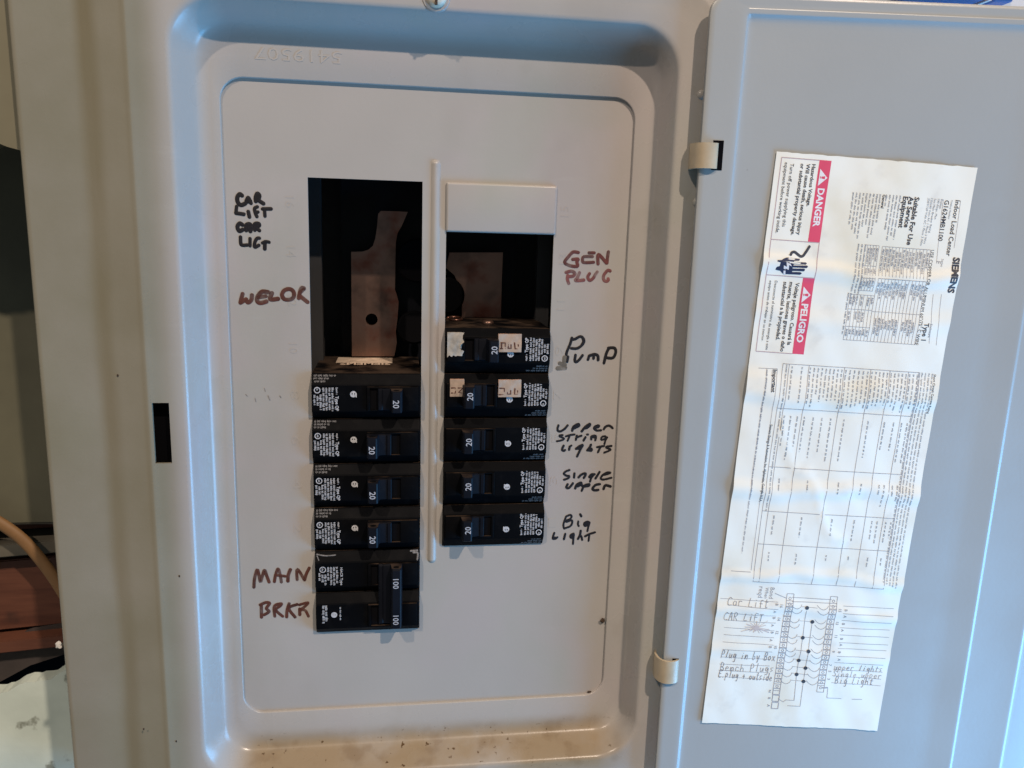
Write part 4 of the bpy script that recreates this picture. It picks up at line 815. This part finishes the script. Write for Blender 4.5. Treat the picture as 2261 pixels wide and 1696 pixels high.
for t, x, y in (('16', 900, 245), ('14', 880, 382), ('12', 862, 512), ('10', 843, 650), ('15', 1470, 290), ('13', 1448, 420), ('11', 1434, 545), ('9', 1406, 690), ('7', 1378, 826), ('5', 1376, 888), ('3', 1364, 962), ('N', 792, 1083), ('B', 785, 1150), ('A', 778, 1220), ('B', 855, 232), ('A', 838, 305), ('B', 832, 370), ('A', 818, 440), ('B', 813, 510), ('A', 802, 583), ('B', 792, 648), ('B', 1528, 288), ('A', 1520, 350), ('B', 1508, 427), ('A', 1498, 488), ('B', 1490, 570), ('A', 1482, 628), ('B', 1464, 697), ('A', 1462, 768)):
    V, F, wd = glyphs(t, .02); c = s5(x, y); sc = 2.3; tk.add([pput(c[0] - .8 + yy * sc, c[1] - wd * sc / 2 + xx * sc, .1) for xx, yy in V], F)
tk.build('diagram_numbers', M['fine_ink'], SHEET)['kind'] = 'stuff'
fp.build('fine_print', M['fine_ink'], SHEET)['kind'] = 'stuff'; ru.build('ruled_lines', M['rule_ink'], SHEET)['kind'] = 'stuff'
# handwriting in the directory lines: simple one-line letters on a 1 x 1 cell (y up)
HW = {'C': [[(.9,.85),(.5,1),(.1,.5),(.3,.05),(.9,.1)]], 'a': [[(.8,.5),(.4,.55),(.15,.25),(.4,.03),(.75,.2),(.8,.5),(.85,.05)]], 'A': [[(.1,0),(.5,1),(.85,0)],[(.25,.4),(.75,.4)]], 'r': [[(.2,.6),(.2,0)],[(.2,.4),(.5,.6),(.85,.55)]], 'R': [[(.15,0),(.15,.95),(.7,.85),(.65,.55),(.15,.45)],[(.3,.45),(.85,0)]],
 'L': [[(.3,1),(.15,.05),(.85,.05)]], 'i': [[(.5,.55),(.45,.03)],[(.5,.8),(.52,.84)]], 'f': [[(.85,.95),(.5,.95),(.4,.6),(.4,0)],[(.15,.5),(.8,.5)]], 'F': [[(.2,0),(.2,1),(.85,.98)],[(.2,.5),(.7,.5)]], 't': [[(.5,.95),(.45,.05),(.75,.08)],[(.2,.65),(.85,.65)]], 'T': [[(.05,.95),(.95,.95)],[(.5,.95),(.45,0)]],
 'P': [[(.15,0),(.2,1),(.75,.9),(.7,.55),(.2,.45)]], 'l': [[(.55,1),(.45,.05)]], 'u': [[(.15,.55),(.2,.1),(.5,.05),(.8,.5),(.82,.03)]], 'g': [[(.8,.5),(.4,.55),(.2,.25),(.5,.1),(.8,.5),(.75,-.3),(.35,-.35)]], 'n': [[(.15,.55),(.15,0),(.45,.52),(.75,.45),(.8,0)]], 'b': [[(.2,1),(.2,.05),(.6,.05),(.75,.35),(.25,.45)]], 'y': [[(.15,.55),(.4,.15),(.8,.2)],[(.85,.55),(.5,-.35)]],
 'B': [[(.15,0),(.15,1),(.7,.9),(.6,.55),(.2,.5),(.8,.35),(.7,.05),(.15,0)]], 'o': [[(.5,.55),(.15,.3),(.45,.02),(.8,.3),(.5,.55)]], 'x': [[(.15,.55),(.85,0)],[(.8,.55),(.15,0)]], 'e': [[(.15,.3),(.75,.35),(.5,.58),(.15,.3),(.4,.03),(.85,.1)]], 'c': [[(.8,.45),(.4,.55),(.15,.25),(.45,.02),(.85,.1)]], 'h': [[(.2,1),(.15,0)],[(.18,.35),(.5,.5),(.75,.35),(.8,0)]], 's': [[(.75,.55),(.3,.5),(.35,.3),(.7,.2),(.2,.02)]],
 'E': [[(.85,.95),(.2,.95),(.15,.05),(.85,.05)],[(.2,.5),(.7,.5)]], 'p': [[(.15,.55),(.1,-.35)],[(.15,.5),(.55,.58),(.75,.35),(.5,.1),(.15,.15)]], '+': [[(.5,.55),(.5,.05)],[(.2,.3),(.8,.3)]], 'd': [[(.75,.4),(.35,.5),(.15,.2),(.45,.03),(.75,.25)],[(.8,1),(.8,.02)]], 'S': [[(.85,.85),(.4,1),(.2,.75),(.75,.4),(.6,.05),(.1,.1)]], '.': [[(.3,.02),(.35,.05)]], ' ': []}
def hand(txt, a, b, ht, w_=.34):
    p0 = s5(*a); p1 = s5(*b); n = len(txt); mb = MB(); d = ((p1[0] - p0[0]) / n, (p1[1] - p0[1]) / n); L = math.hypot(*d); nn = (d[1] / L, -d[0] / L)
    for i, ch in enumerate(txt):
        hk = ht * random.uniform(.9, 1.1)
        for P in HW[ch]:
            stroke(mb, [(p0[0] + d[0] * (i + (x * .85 + y * .12)) + nn[0] * y * hk, p0[1] + d[1] * (i + (x * .85 + y * .12)) + nn[1] * y * hk) for x, y in P], w_ * random.uniform(.8, 1.2), .12, pput, .03)
    mb.build('pencil_note', M['pencil'], SHEET)['label'] = 'handwritten note reading ' + txt
hand('Car Lift', (372, 240), (775, 262), 4.6); hand('CAR LiFT', (335, 388), (725, 398), 5.0); hand('Plug in by Box', (310, 752), (845, 788), 5.4, .4); hand('Bench Plugs', (300, 880), (835, 898), 4.8); hand('E.plug + outside', (285, 940), (815, 985), 4.6, .38)
hand('upper lights', (1412, 872), (1890, 898), 4.0); hand('Single upper', (1400, 935), (1880, 962), 3.8, .26); hand('Big Light', (1420, 1005), (1800, 1022), 4.4, .38)
mb = MB(); c = s5(658, 462)
for i in range(16):
    a = 2 * math.pi * i / 16 + random.uniform(-.15, .15); r_ = random.uniform(3.2, 7.5) * (1.25 if abs(math.cos(a)) > .5 else .8); stroke(mb, [c, (c[0] + r_ * math.cos(a), c[1] + r_ * .7 * math.sin(a))], random.uniform(.25, .7), .13, pput, .01)
ring2(mb, c, 0, 1.6, pput, 12, .15); mb.build('splat_stain', M['stain'], SHEET)

for o in list(bpy.data.objects):
    if '_o' in o.keys(): del o['_o']
